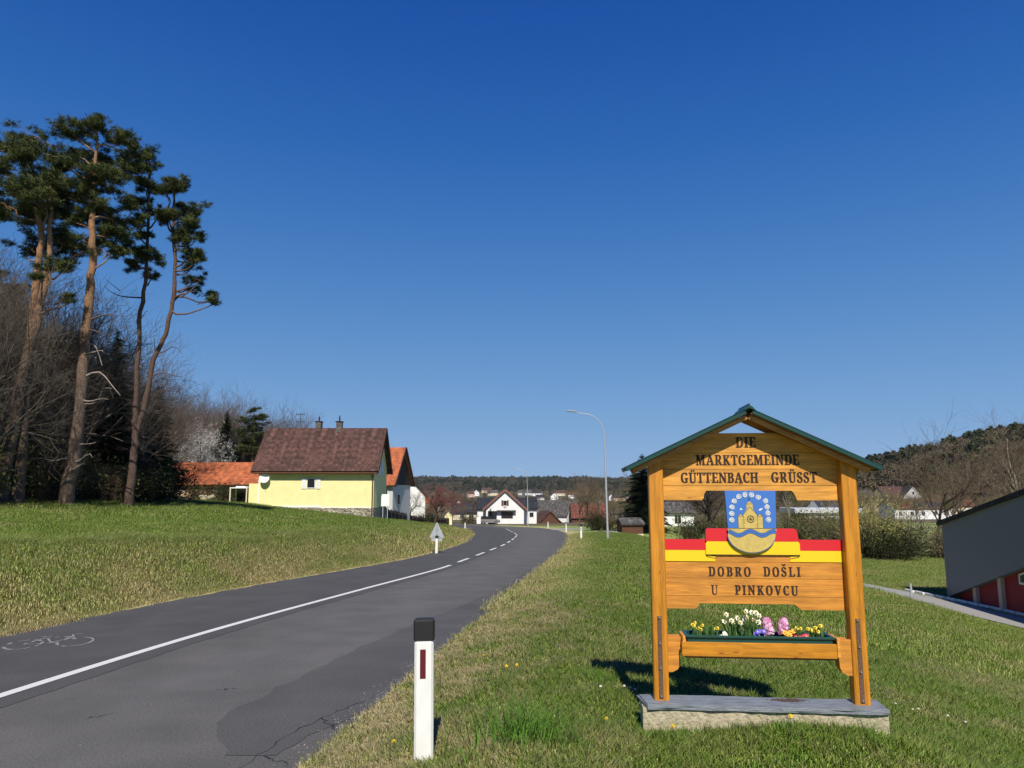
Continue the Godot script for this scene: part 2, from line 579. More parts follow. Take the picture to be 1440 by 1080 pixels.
	Mt.paint_old = tri_tex(mat(0.36, 0.36, 0.36, 0.8), grey_tex(512, 0.05, 0.4, 1.0, 41, 4), Vector3(2.5, 2.5, 2.5), true)
	var plaster := grey_tex(512, 0.008, 0.90, 1.0, 42, 5)
	for a in [["wall_yellow", 0.83, 0.79, 0.39], ["wall_white", 0.82, 0.82, 0.81], ["wall_cream", 0.74, 0.66, 0.48], ["wall_grey", 0.55, 0.56, 0.55], ["wall_tan", 0.58, 0.42, 0.26], ["wall_pink", 0.62, 0.42, 0.33]]:
		Mt[a[0]] = tri_tex(mat(a[1], a[2], a[3], 0.9), plaster, Vector3(0.25, 0.25, 0.25))
	var tl := tile_tex(18, 22, 5, 0.45)
	var tl2 := tile_tex(18, 22, 6, 0.16)
	for a in [["roof_brown", 0.225, 0.108, 0.085], ["roof_orange", 0.72, 0.205, 0.075], ["roof_red", 0.36, 0.12, 0.075], ["roof_grey", 0.23, 0.215, 0.20], ["roof_slate", 0.055, 0.062, 0.085], ["roof_dark", 0.09, 0.07, 0.06]]:
		Mt[a[0]] = relief(tri_tex(mat(a[1], a[2], a[3], 0.9), tl2[0] if a[0] == "roof_orange" else tl[0], Vector3(0.22, 0.22, 0.22)), tl[1], 1.5)
	var st := stone_tex(9)
	Mt.stone = relief(tri_tex(mat(0.80, 0.72, 0.56, 0.95), st[0], Vector3(0.5, 0.5, 0.5)), st[1], 3.0)
	Mt.glass = mat(0.02, 0.024, 0.03, 0.08)
	Mt.white_trim = mat(0.80, 0.80, 0.79, 0.6)
	Mt.brown_wood = tri_tex(mat(0.13, 0.055, 0.030, 0.8), wt, Vector3(0.5, 1, 1))
	Mt.dark_wood = tri_tex(mat(0.030, 0.024, 0.022, 0.8), wt, Vector3(0.5, 1, 1))
	Mt.verge_board = tri_tex(mat(0.33, 0.145, 0.095, 0.8), wt, Vector3(0.5, 1, 1))
	Mt.chimney = relief(tri_tex(mat(0.30, 0.27, 0.24, 0.95), st[0], Vector3(1.2, 1.2, 1.2)), st[1], 1.0)
	Mt.clad_grey = mat(0.20, 0.192, 0.186, 0.7)
	Mt.hall_red = tri_tex(mat(0.30, 0.022, 0.022, 0.8), plaster, Vector3(0.4, 0.4, 0.4))
	Mt.pillar = mat(0.55, 0.40, 0.30, 0.9)
	Mt.solar = mat(0.025, 0.032, 0.06, 0.25)
	Mt.gravel = relief(tri_tex(mat(0.40, 0.385, 0.36, 0.95), grey_tex(512, 0.15, 0.55, 1.1, 44, 3), Vector3(0.8, 0.8, 0.8), true), bump, 1.0)
	Mt.tin = mat(0.60, 0.60, 0.61, 0.45, 0.2)

# ---------------------------------------------------------------- ground and roads
func build_ground() -> void:
	var xs := PackedFloat32Array()
	var neg := []
	var x := -12.0
	var s := 0.3
	while x > -2600.0:
		s *= 1.045
		x -= s
		neg.append(x)
	neg.reverse()
	for a in neg: xs.append(a)
	x = -12.0
	while x < 7.0:
		xs.append(x)
		x += 0.3
	s = 0.3
	while x < 2600.0:
		xs.append(x)
		s *= 1.045
		x += s
	var zs := PackedFloat32Array()
	var z := -40.0
	while z < 3200.0:
		zs.append(z)
		z += 2.0 if z < 0.0 else maxf(0.3, 0.0125 * z)
	var mb := MB.new()
	var w := xs.size()
	for k in zs.size():
		for i in w:
			z = zs[k]
			x = xs[i]
			var y := ground(x, z)
			var c := EARTH
			var dl := left_x(z) - x
			if z > 120.0:
				c = Color(0.10, 0.105, 0.045).lerp(Color(0.17, 0.13, 0.08), clampf(0.5 + nA.get_noise_2d(x * 0.06, z * 0.06) * 1.2, 0, 1))
				if far_hills(x, z) > 6.0 or z > 1500.0: c = Color(0.085, 0.065, 0.040)
				elif x > 14.0 and z < 165.0: c = grass_color(x, z) * 0.9
			else:
				c = grass_color(x, z)
				c = c.lerp(EARTH, 0.12)
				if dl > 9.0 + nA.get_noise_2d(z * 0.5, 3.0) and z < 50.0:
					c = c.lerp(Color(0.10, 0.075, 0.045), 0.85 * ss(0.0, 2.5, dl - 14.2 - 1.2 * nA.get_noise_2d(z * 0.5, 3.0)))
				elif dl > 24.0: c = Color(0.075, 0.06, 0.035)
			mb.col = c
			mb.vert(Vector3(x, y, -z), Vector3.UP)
	for k in zs.size():
		for i in w:
			var a := mb.v[k * w + maxi(i - 1, 0)]
			var b := mb.v[k * w + mini(i + 1, w - 1)]
			var d := mb.v[maxi(k - 1, 0) * w + i]
			var e := mb.v[mini(k + 1, zs.size() - 1) * w + i]
			mb.n[k * w + i] = (b - a).cross(e - d).normalized()
	for k in zs.size() - 1:
		for i in w - 1:
			var a := k * w + i
			for q in [a, a + w, a + 1, a + 1, a + w, a + w + 1]: mb.ix.append(q)
	top("ground", mb, Mt.ground, "grassy land with mown verge, meadow bank and village valley beyond", "ground", "", "structure")

func strip(zs: Array, fa: Callable, fb: Callable, lift: float, rows := 6, wear := false) -> MB:
	var mb := MB.new()
	for k in zs.size():
		var z: float = zs[k]
		var a: Vector2 = fa.call(z)
		var b: Vector2 = fb.call(z)
		for j in rows + 1:
			var p := a.lerp(b, float(j) / rows)
			if wear:   # tyre-polished, paler middle of the right lane; darker towards its sides
				var t := float(j) / rows + 0.03 * nB.get_noise_2d(5.0, z * 0.4)
				var q := 0.90 + 0.30 * exp(-pow((t - 0.70) / 0.11, 2)) + 0.05 * nA.get_noise_2d(t * 20.0, z * 0.5)
				mb.col = Color(q, q * 0.995, q * 0.98)
			mb.vert(Vector3(p.x, base_y(p.y) + lift, -p.y), Vector3(0, 1, 0.032).normalized())
	for k in zs.size() - 1:
		for j in rows:
			var q := k * (rows + 1) + j
			for i in [q, q + rows + 1, q + 1, q + 1, q + rows + 1, q + rows + 2]: mb.ix.append(i)
	return mb
func seqf(a: float, b: float, s: float) -> Array:
	var o := []
	var z := a
	while z < b:
		o.append(z)
		z += s
	o.append(b)
	return o
func edge_l(z: float) -> Vector2:
	return Vector2(left_x(z) - 0.05 + 0.10 * nB.get_noise_2d(3.0, z * 0.6), z)
func edge_r(z: float) -> Vector2:
	return Vector2(right_x(z) + 0.03 + (0.13 * nB.get_noise_2d(9.0, z * 0.55) + 0.06 * nB.get_noise_2d(40.0, z * 3.0)) * (1.0 - 0.5 * ss(20, 60, z)), z)
func mid(z: float) -> Vector2: return Vector2(interp(RZ, CX, z), z)
func build_roads() -> void:
	top("road", strip(seqf(-35, 30, 0.15) + seqf(30.5, 150, 0.5), edge_l, edge_r, 0.0, 28, true), Mt.asphalt, "two-lane asphalt road bending left into the village", "road", "", "structure")
	var seam := func(z: float) -> Vector2: return Vector2(mid(z).x + 0.34 + 0.07 * nB.get_noise_2d(20.0, z * 0.5) - 0.3 * ss(20, 60, z), z)
	var el2 := func(z: float) -> Vector2: return edge_l(z) + Vector2(0.03, 0)
	top("road_lane", strip(seqf(-35, 30, 0.15) + seqf(30.5, 150, 0.5), el2, seam, 0.004, 4), Mt.asphalt_new, "darker newer asphalt of the left lane beside the white line", "road", "", "structure")
	# darker repair patches of the right lane
	var pa := func(z: float) -> Vector2: return Vector2(right_x(z) - (0.40 + 0.80 * (1.0 - ss(8.0, 19.0, z)) + 0.10 * nB.get_noise_2d(60.0, z * 0.8) - 0.5 * (1.0 - ss(5.6, 6.6, z))), z)
	var pb := func(z: float) -> Vector2: return Vector2(right_x(z) - 0.02 - 0.28 * (1.0 - ss(5.6, 7.2, z)) + 0.05 * nB.get_noise_2d(70.0, z * 2.0), z)
	top("road_patch", strip(seqf(5.62, 24, 0.12), pa, pb, 0.004, 2), Mt.asphalt_patch, "darker worn repair strip along the right edge of the road", "road", "", "structure")
	# cracks at the broken edge
	var ck := MB.new()
	rng.seed = 91
	for q in [[-1.95, 4.7, -1.72, 6.3], [-1.72, 6.3, -1.30, 7.4], [-1.78, 5.6, -1.45, 5.35], [-1.62, 6.6, -1.38, 6.2], [-3.6, 6.6, -3.45, 6.75], [-2.9, 7.6, -2.75, 7.7]]:
		var a := Vector2(q[0], q[1])
		var b := Vector2(q[2], q[3])
		var pr := a
		for k in range(1, 15):
			var p := a.lerp(b, k / 14.0) + Vector2(rng.randf_range(-0.03, 0.03), rng.randf_range(-0.03, 0.03))
			var o := (p - pr).orthogonal().normalized() * rng.randf_range(0.001, 0.0038)
			var y := base_y(p.y) + 0.0085
			ck.quad_out(Vector3(pr.x - o.x, y, -pr.y + o.y), Vector3(pr.x + o.x, y, -pr.y - o.y), Vector3(p.x + o.x, y, -p.y - o.y), Vector3(p.x - o.x, y, -p.y + o.y), Vector3.UP)
			pr = p
	top("road_crack", ck, Mt.black, "thin cracks in the asphalt at the right road edge", "road", "", "structure")
	# centre line: solid, then dashes
	var wa := func(z: float) -> Vector2: return mid(z) - Vector2(0.065, 0)
	var wb := func(z: float) -> Vector2: return mid(z) + Vector2(0.065, 0)
	top("centre_line", strip(seqf(-35, 26.0, 0.3), wa, wb, 0.008, 1), Mt.paint, "solid white line between the two lanes", "road marking", "", "structure")
	var z := 27.6
	for k in 12:
		var l := 1.9 + 0.02 * z
		var d := top("centre_dash", strip(seqf(z, z + l, 0.3), wa, wb, 0.008, 1), Mt.paint, "white dash of the centre line in the road's bend", "road marking", "dashes of the centre line", "structure")
		z += l * 1.85
	# bicycle painted on the left lane, worn
	var bk := MB.new()
	var o := Vector2(-6.27, 10.48)
	var ax := Vector2(0.92, 0.39).normalized()
	var ay := Vector2(-0.39, 0.92).normalized()
	rng.seed = 5
	var segs := []
	for c in [-0.30, 0.30]:
		for k in 20:
			segs.append([Vector2(c + cos(TAU * k / 20) * 0.21, -0.12 + sin(TAU * k / 20) * 0.26), Vector2(c + cos(TAU * (k + 1) / 20) * 0.21, -0.12 + sin(TAU * (k + 1) / 20) * 0.26)])
	for q in [[-0.30, -0.12, -0.12, 0.22], [-0.12, 0.22, 0.2, 0.22], [0.2, 0.22, 0.02, -0.12], [0.02, -0.12, -0.30, -0.12], [0.02, -0.12, -0.14, 0.3], [0.30, -0.12, 0.18, 0.34], [0.18, 0.34, 0.30, 0.38], [-0.2, 0.31, -0.06, 0.31]]:
		for k in 6: segs.append([Vector2(q[0], q[1]).lerp(Vector2(q[2], q[3]), k / 6.0), Vector2(q[0], q[1]).lerp(Vector2(q[2], q[3]), (k + 1) / 6.0)])
	for q in segs:
		if rng.randf() < 0.36: continue
		var a: Vector2 = o + ax * q[0].x + ay * q[0].y * 1.5
		var b: Vector2 = o + ax * q[1].x + ay * q[1].y * 1.5
		var n := (b - a).orthogonal().normalized() * rng.randf_range(0.008, 0.024)
		var y := base_y(a.y) + 0.0085
		bk.quad_out(Vector3(a.x - n.x, y, -a.y + n.y), Vector3(a.x + n.x, y, -a.y - n.y), Vector3(b.x + n.x, y, -b.y - n.y), Vector3(b.x - n.x, y, -b.y + n.y), Vector3.UP)
	top("bicycle_symbol", bk, Mt.paint_old, "worn white bicycle symbol painted on the left lane", "road marking", "", "structure")
	# gravel lane on the right
	var la := MB.new()
	var prev := []
	for zz in seqf(12, 90, 0.6):
		var cx := lane_x(zz)
		var c2 := lane_x(zz + 0.5)
		var dir := Vector2(c2 - cx, 0.5).normalized()
		var nn := Vector2(dir.y, -dir.x) * lerpf(0.85, 1.15, ss(25, 60, zz))
		var row := []
		for q in [-1.0, 0.0, 1.0]:
			var px: float = cx + nn.x * q
			var pz: float = zz + nn.y * q
			row.append(gp(px, pz, 0.03))
		if prev:
			for j in 2: la.quad_out(prev[j], prev[j + 1], row[j + 1], row[j], Vector3.UP)
		prev = row
	top("lane", la, Mt.gravel, "narrow grey lane running down past the red and grey hall", "lane", "", "structure")
	# pale driveway in front of the fence
	var dw := MB.new()
	prev = []
	for k in 30:
		var t := k / 29.0
		var p := Vector2(-13.6, 84).lerp(Vector2(-6.2, 99.5), t)
		var n := Vector2(0.75, -0.65) * lerpf(0.8, 1.6, t)
		var row := [gp(p.x - n.x, p.y - n.y, 0.05), gp(p.x, p.y, 0.05), gp(p.x + n.x, p.y + n.y, 0.05)]
		if prev:
			for j in 2: dw.quad_out(prev[j], prev[j + 1], row[j + 1], row[j], Vector3.UP)
		prev = row
	top("driveway", dw, Mt.concrete, "pale concrete driveway joining the road before the black fence", "driveway", "", "structure")

# ---------------------------------------------------------------- the welcome sign
var sign_xf := Transform3D(Basis(Vector3.UP, deg_to_rad(-5.0)), Vector3(1.72, 0, -5.36))
func pv2(a: Array) -> PackedVector2Array:
	var o := PackedVector2Array()
	for k in range(0, a.size(), 2): o.append(Vector2(a[k], a[k + 1]))
	return o
var glyphs := {}
var serif: SystemFont
func glyph(ch: String) -> Array:
	if not glyphs.has(ch):
		var t := TextMesh.new()
		t.font = serif
		t.text = ch
		t.font_size = 64
		t.pixel_size = 0.01
		t.depth = 0.1
		t.curve_step = 2.0
		var am := ArrayMesh.new()
		for s in t.get_surface_count():
			am.add_surface_from_arrays(Mesh.PRIMITIVE_TRIANGLES, t.surface_get_arrays(s))
		glyphs[ch] = [am, am.get_aabb()]
	return glyphs[ch]
func lettering(text: String, x0: float, x1: float, base: float, cap: float, z: float, squeeze := 0.72) -> MB:
	var h: AABB = glyph("H")[1]
	var sy := cap / h.size.y
	var sx := sy * squeeze
	var total := 0.0
	for ch in text: total += (glyph(ch)[1] as AABB).size.x * sx
	var gap := (x1 - x0 - total) / (text.length() - 1)
	var mb := MB.new()
	var x := x0
	for ch in text:
		var b: AABB = glyph(ch)[1]
		var bs := Basis.from_scale(Vector3(sx, sy, 0.03))
		mb.add(glyph(ch)[0], Transform3D(bs, Vector3(x - b.position.x * sx, base - h.position.y * sy, z)))
		mb.add(glyph(ch)[0], Transform3D(bs, Vector3(x - b.position.x * sx + 0.0032, base - h.position.y * sy, z + 0.0003)))
		x += b.size.x * sx + gap
	return mb
func planks(outline: PackedVector2Array, cuts: Array, z0: float, z1: float, root: Node3D) -> void:
	for k in cuts.size() - 1:
		var y0: float = cuts[k] + 0.0012
		var y1: float = cuts[k + 1] - 0.0012
		var band := pv2([-2, y0, 2, y0, 2, y1, -2, y1])
		for pl in Geometry2D.intersect_polygons(outline, band):
			var mb := MB.new()
			mb.extrude(pl, z0, z1 + 0.0007 * (k % 3))
			part("board", mb, [Mt.plank, Mt.plank_b, Mt.plank_c][(k * 2 + int(y0 * 10)) % 3], root)
func circle(cx: float, cy: float, r: float, n := 16) -> PackedVector2Array:
	var o := PackedVector2Array()
	for k in n: o.append(Vector2(cx + cos(TAU * k / n) * r, cy + sin(TAU * k / n) * r))
	return o
func line_strip(mb: MB, pts: PackedVector2Array, w: float, z: float) -> void:
	for k in pts.size() - 1:
		var d := (pts[k + 1] - pts[k]).normalized()
		var o := d.orthogonal() * w * 0.5
		var a := pts[k] - d * w * 0.3
		var b := pts[k + 1] + d * w * 0.3
		mb.quad_out(Vector3(a.x + o.x, a.y + o.y, z), Vector3(a.x - o.x, a.y - o.y, z), Vector3(b.x - o.x, b.y - o.y, z), Vector3(b.x + o.x, b.y + o.y, z), Vector3(0, 0, 1))
func build_sign() -> void:
	serif = SystemFont.new()
	serif.font_names = PackedStringArray(["Droid Serif"])
	serif.font_weight = 700
	# plinth
	var pl := thing("stone_plinth", "low rough concrete block topped by a grey slate slab under the welcome sign", "plinth", sign_xf * Vector3(-0.01, 0.0, 0.0), deg_to_rad(-5))
	var mb := MB.new()
	rng.seed = 21
	var outl := PackedVector2Array()
	for k in 30: outl.append(Vector2(-0.81 + 1.61 * k / 29.0, 0.088 + rng.randf_range(-0.006, 0.008)))
	outl.append(Vector2(0.80, -0.12))
	for k in 30: outl.append(Vector2(0.80 - 1.61 * k / 29.0, -0.13 + rng.randf_range(-0.006, 0.006)))
	mb.extrude(outl, -0.25, 0.233, Transform3D(Basis(Vector3.RIGHT, -PI / 2), Vector3.ZERO))
	part("concrete_block", mb, Mt.concrete, pl)
	mb = MB.new()
	for layer in 3:
		outl = PackedVector2Array()
		var g: float = [0.012, 0.0, 0.018][layer]
		for k in 26:
			var t := k / 25.0
			outl.append(Vector2(-0.835 + g + (1.66 - 2 * g) * t, 0.112 - g + rng.randf_range(-0.005, 0.005) + 0.006 * sin(t * 7.0)))
		outl.append(Vector2(0.80, -0.12))
		for k in 12: outl.append(Vector2(0.80 - 1.58 * k / 11.0, -0.15 + rng.randf_range(-0.01, 0.01)))
		mb.extrude(outl, 0.234 + layer * 0.0108, 0.234 + (layer + 1) * 0.0108 - 0.0006, Transform3D(Basis(Vector3.RIGHT, -PI / 2), Vector3.ZERO))
	var slab := part("slate_slab", mb, Mt.slate, pl)
	mb = MB.new()
	for k in 420:   # rusty speckles washed together
		var ctr := Vector2(0.20 + rng.randfn() * 0.045, -0.03 + rng.randfn() * 0.020)
		var rs := rng.randf_range(0.002, 0.0075)
		var ph := rng.randf() * TAU
		var q := []
		for j in 4: q.append(Vector3(ctr.x + cos(ph + TAU * j / 4) * rs * 1.7, 0.2672 + k * 0.0000012, ctr.y - sin(ph + TAU * j / 4) * rs * rng.randf_range(0.5, 1.1)))
		mb.quad_out(q[0], q[1], q[2], q[3], Vector3.UP)
	part("rust_stain", mb, Mt.rust, slab)
	# the frame itself
	var r := thing("welcome_sign", "wooden roofed welcome sign with dark lettered greeting, coat of arms and flag ribbon", "welcome sign", sign_xf.origin, deg_to_rad(-5))
	for s in [-1, 1]:
		var cx := -0.681 if s < 0 else 0.661
		mb = MB.new()
		mb.box(Vector3(0.823, 0, 0), Vector3(1.68, 0.102, 0.10), 0.006)
		var po := part("post", mb, Mt.post, r, Vector3(cx, 0.2675, 0))
		po.rotation.z = PI / 2
		mb = MB.new()
		mb.box(Vector3(0.285, 0.004, 0.0515), Vector3(0.555, 0.030, 0.006), 0.002)
		part("steel_strap", mb, Mt.rust, po)
		for q in [0.025, 0.21, 0.375, 0.55]:
			mb = MB.new()
			mb.tube(PackedVector3Array([Vector3(q, 0.004, 0.053), Vector3(q, 0.004, 0.061), Vector3(q, 0.004, 0.0625)]), PackedFloat32Array([0.0095, 0.0085, 0.004]), 8, true)
			part("bolt", mb, Mt.steel, po)
	var up := pv2([-0.63, 1.632, -0.35, 1.632, -0.336, 1.645, -0.332, 1.675, -0.316, 1.70, 0.285, 1.70, 0.302, 1.682, 0.322, 1.632, 0.61, 1.632, 0.61, 1.928, 0.190, 2.116, -0.250, 2.116, -0.63, 1.946])
	planks(up, [1.60, 1.736, 1.854, 1.972, 2.12], -0.062, -0.030, r)
	var low := pv2([-0.63, 1.1985, -0.27, 1.1985, -0.27, 1.2485, 0.25, 1.2485, 0.25, 1.1985, 0.61, 1.1985, 0.61, 0.871, 0.311, 0.871, 0.264, 0.909, -0.387, 0.909, -0.418, 0.871, -0.63, 0.871])
	planks(low, [0.86, 0.959, 1.083, 1.195, 1.26], -0.062, -0.030, r)
	for bk in [[pv2([-0.63, 1.638, -0.355, 1.638, -0.34, 1.65, -0.336, 1.68, -0.32, 1.705, 0.288, 1.705, 0.306, 1.686, 0.326, 1.638, 0.61, 1.638, 0.61, 1.925, 0.190, 2.112, -0.250, 2.112, -0.63, 1.942])], [pv2([-0.63, 0.876, -0.42, 0.876, -0.39, 0.914, 0.267, 0.914, 0.313, 0.876, 0.61, 0.876, 0.61, 1.35, -0.63, 1.35])]]:
		mb = MB.new()
		mb.extrude(bk[0], -0.078, -0.0635)
		part("backing_board", mb, Mt.roof_board, r)
	for t in [["DIE", -0.093, 0.046, 2.012, 0.074], ["MARKTGEMEINDE", -0.384, 0.346, 1.884, 0.074], ["GÜTTENBACH", -0.495, 0.054, 1.757, 0.074], ["GRÜSST", 0.147, 0.464, 1.759, 0.074], ["DOBRO", -0.322, -0.030, 1.097, 0.066], ["DOŠLI", 0.060, 0.314, 1.099, 0.066], ["PINKOVCU", -0.143, 0.291, 0.971, 0.066]]:
		part("lettering", lettering(t[0], t[1], t[2], t[3], t[4], -0.0275), Mt.dark_text, r)
	mb = lettering("UI", -0.303, -0.262, 0.971, 0.066, -0.0275)
	var um := MB.new()
	var b: AABB = glyph("U")[1]
	var hh: AABB = glyph("H")[1]
	var sy := 0.066 / hh.size.y
	um.add(glyph("U")[0], Transform3D(Basis.from_scale(Vector3(sy * 0.72, sy, 0.03)), Vector3(-0.284 - (b.position.x + b.size.x * 0.5) * sy * 0.72, 0.971 - hh.position.y * sy, -0.0275)))
	part("lettering", um, Mt.dark_text, r)
	# flag ribbon: red over yellow, the middle fold in front
	for q in [[Mt.red, [-0.63, 1.279, -0.338, 1.279, -0.338, 1.354, -0.63, 1.354], -0.05, -0.026], [Mt.yellow, [-0.63, 1.20, -0.271, 1.20, -0.271, 1.236, -0.338, 1.245, -0.338, 1.278, -0.63, 1.278], -0.05, -0.026],
			[Mt.red, [0.61, 1.279, 0.318, 1.279, 0.318, 1.354, 0.61, 1.354], -0.05, -0.026], [Mt.yellow, [0.61, 1.20, 0.25, 1.20, 0.25, 1.236, 0.318, 1.245, 0.318, 1.278, 0.61, 1.278], -0.05, -0.026],
			[Mt.red, [-0.336, 1.342, 0.314, 1.342, 0.303, 1.41, 0.30, 1.425, 0.285, 1.432, -0.318, 1.432, -0.332, 1.42], -0.05, -0.014], [Mt.yellow, [-0.336, 1.25, 0.318, 1.25, 0.318, 1.325, 0.31, 1.341, -0.325, 1.341, -0.336, 1.325], -0.05, -0.014]]:
		mb = MB.new()
		mb.extrude(pv2(q[1]), q[2], q[3])
		part("ribbon", mb, q[0], r)
	mb = MB.new()
	line_strip(mb, pv2([-0.336, 1.2465, -0.325, 1.232, -0.272, 1.222]), 0.004, -0.0245)
	line_strip(mb, pv2([0.318, 1.2465, 0.307, 1.232, 0.251, 1.222]), 0.004, -0.0245)
	line_strip(mb, pv2([-0.335, 1.2485, 0.318, 1.2485]), 0.003, -0.0135)
	part("outline", mb, Mt.line, r)
	# coat of arms
	var sh := PackedVector2Array([Vector2(0.162, 1.70), Vector2(-0.192, 1.70), Vector2(-0.178, 1.41)])
	var low_gold := PackedVector2Array([Vector2(0.1585, 1.435), Vector2(-0.1865, 1.435), Vector2(-0.1765, 1.41)])
	for k in range(1, 20):
		var a := PI + PI * k / 20.0
		sh.append(Vector2(-0.018 + cos(a) * 0.17, 1.40 + sin(a) * 0.137))
		low_gold.append(Vector2(-0.018 + cos(a) * 0.166, 1.40 + sin(a) * 0.133))
	sh.append(Vector2(0.154, 1.41))
	low_gold.append(Vector2(0.1505, 1.41))
	mb = MB.new()
	mb.extrude(sh, -0.022, 0.010)
	var shield := part("shield", mb, Mt.crest_blue, r)
	mb = MB.new()
	mb.extrude(low_gold, 0.010, 0.0125)
	part("field", mb, Mt.crest_gold, shield)
	mb = MB.new()
	mb.extrude(pv2([-0.068, 1.4355, 0.026, 1.4355, 0.026, 1.532, -0.001, 1.570, -0.001, 1.607, -0.025, 1.626, -0.045, 1.607, -0.045, 1.570, -0.068, 1.535]), 0.010, 0.0122)
	part("church", mb, Mt.crest_gold, shield)
	for s in [-0.107, 0.0265]:
		mb = MB.new()
		mb.extrude(pv2([s, 1.4355, s + 0.0385, 1.4355, s + 0.0385, 1.519, s + 0.019, 1.537, s, 1.519]), 0.010, 0.0133)
		part("tower", mb, Mt.crest_gold, shield)
	var ln := MB.new()
	line_strip(ln, pv2([-0.107, 1.436, -0.107, 1.519, -0.088, 1.538, -0.0685, 1.519, -0.107, 1.519]), 0.0022, 0.0141)
	line_strip(ln, pv2([-0.0685, 1.519, -0.0685, 1.436, -0.107, 1.436]), 0.0022, 0.0141)
	line_strip(ln, pv2([0.0265, 1.436, 0.0265, 1.519, 0.0455, 1.538, 0.065, 1.519, 0.0265, 1.519]), 0.0022, 0.0141)
	line_strip(ln, pv2([0.065, 1.519, 0.065, 1.436, 0.0265, 1.436]), 0.0022, 0.0141)
	line_strip(ln, pv2([-0.068, 1.535, -0.023, 1.588, 0.026, 1.532]), 0.0022, 0.0142)
	line_strip(ln, pv2([-0.045, 1.607, -0.001, 1.607]), 0.0022, 0.0142)
	line_strip(ln, pv2([-0.025, 1.626, -0.025, 1.652]), 0.0025, 0.0142)
	line_strip(ln, pv2([-0.032, 1.643, -0.018, 1.643]), 0.0025, 0.0142)
	line_strip(ln, pv2([-0.186, 1.435, 0.158, 1.435]), 0.0018, 0.0143)
	var rose := circle(-0.021, 1.50, 0.0235, 18)
	rose.append(rose[0])
	line_strip(ln, rose, 0.004, 0.0143)
	for k in 4:
		line_strip(ln, PackedVector2Array([Vector2(-0.021, 1.50) + Vector2(0.022, 0).rotated(PI * k / 4), Vector2(-0.021, 1.50) - Vector2(0.022, 0).rotated(PI * k / 4)]), 0.0025, 0.0144)
	var wv := MB.new()
	for k in 40:
		var x0 := -0.176 + 0.327 * k / 40.0
		var x1 := -0.176 + 0.327 * (k + 1) / 40.0
		var f := func(x: float) -> float: return 1.401 + 0.0145 * cos((x + 0.026) / 0.163 * TAU)
		var g := 0.0145
		wv.quad(Vector3(x0, f.call(x0) - g, 0.0137), Vector3(x1, f.call(x1) - g, 0.0137), Vector3(x1, f.call(x1) + g, 0.0137), Vector3(x0, f.call(x0) + g, 0.0137))
		for o in [-g, 0.0, g]:
			line_strip(ln, PackedVector2Array([Vector2(x0, f.call(x0) + o), Vector2(x1, f.call(x1) + o)]), 0.0026, 0.0145)
	part("wave", wv, Mt.crest_blue, shield)
	for q in [[-0.151, 1.492], [-0.150, 1.536], [-0.146, 1.582], [-0.128, 1.625], [-0.094, 1.657], [-0.050, 1.672], [-0.004, 1.672], [0.040, 1.655], [0.089, 1.628], [0.097, 1.585], [0.101, 1.542], [0.103, 1.496]]:
		mb = MB.new()
		mb.extrude(circle(q[0], q[1], 0.0185, 14), 0.010, 0.0122)
		part("shell", mb, Mt.crest_white, shield)
		var pts := PackedVector2Array()
		for k in 16:
			var a: float = k * 0.62 + q[0] * 20.0
			pts.append(Vector2(q[0], q[1]) + Vector2(cos(a), sin(a)) * (0.003 + 0.0145 * (1.0 - k / 16.0)))
		var sp := MB.new()
		line_strip(sp, pts, 0.0032, 0.0135)
		part("shell_line", sp, Mt.crest_blue, shield)
	mb = MB.new()
	mb.extrude(pv2([-0.094, 1.564, -0.072, 1.564, -0.083, 1.579]), 0.010, 0.0122)
	part("bird", mb, Mt.crest_white, shield)
	mb = MB.new()
	mb.extrude(pv2([0.038, 1.562, 0.048, 1.573, 0.07, 1.577, 0.06, 1.566, 0.05, 1.558]), 0.010, 0.0122)
	part("bird", mb, Mt.crest_white, shield)
	part("outline", ln, Mt.line, shield)
	# roof
	var ang := deg_to_rad(25.3)
	for s in [-1.0, 1.0]:
		var d := Vector3(s * cos(ang), -sin(ang), 0)
		var n := Vector3(s * sin(ang), cos(ang), 0)
		var bs := Basis(d, n, Vector3(0, 0, s))
		var ap := Vector3(-0.03, 2.205, 0)
		var e: float = 0.001 * s
		for q in [[0.205, 0.062], [0.555, 0.06], [0.83, 0.1]]:
			pass
		for z in [0.103, -0.115]:
			mb = MB.new()
			mb.box(ap + d * 0.447 + n * 0.017 + Vector3(0, 0, z + e), Vector3(0.894, 0.034, 0.036), 0.003, bs)
			part("rafter", mb, Mt.rafter, r)
		for k in 6:
			mb = MB.new()
			mb.box(ap + d * 0.455 + n * 0.046 + Vector3(0, 0, 0.128 - 0.055 * k + e), Vector3(0.915, 0.022, 0.0535), 0.002, bs)
			part("roof_board", mb, Mt.roof_board, r)
		mb = MB.new()
		mb.box(ap + d * 0.472 + n * 0.064 + Vector3(0, 0, e), Vector3(0.945, 0.010, 0.345), 0.002, bs)
		mb.box(ap + d * 0.472 + n * 0.0535 + Vector3(0, 0, 0.1665 + e), Vector3(0.943, 0.033, 0.012), 0.003, bs)
		mb.box(ap + d * 0.944 + n * 0.055 + Vector3(0, 0, e), Vector3(0.01, 0.030, 0.33), 0.003, bs)
		part("roof_sheet", mb, Mt.green_metal, r)
	mb = MB.new()
	mb.extrude(pv2([-0.075, 2.258, -0.052, 2.285, -0.035, 2.295, -0.029, 2.312, -0.024, 2.295, -0.006, 2.285, 0.018, 2.256, -0.03, 2.279]), -0.18, 0.18)
	part("ridge_cap", mb, Mt.green_metal, r)
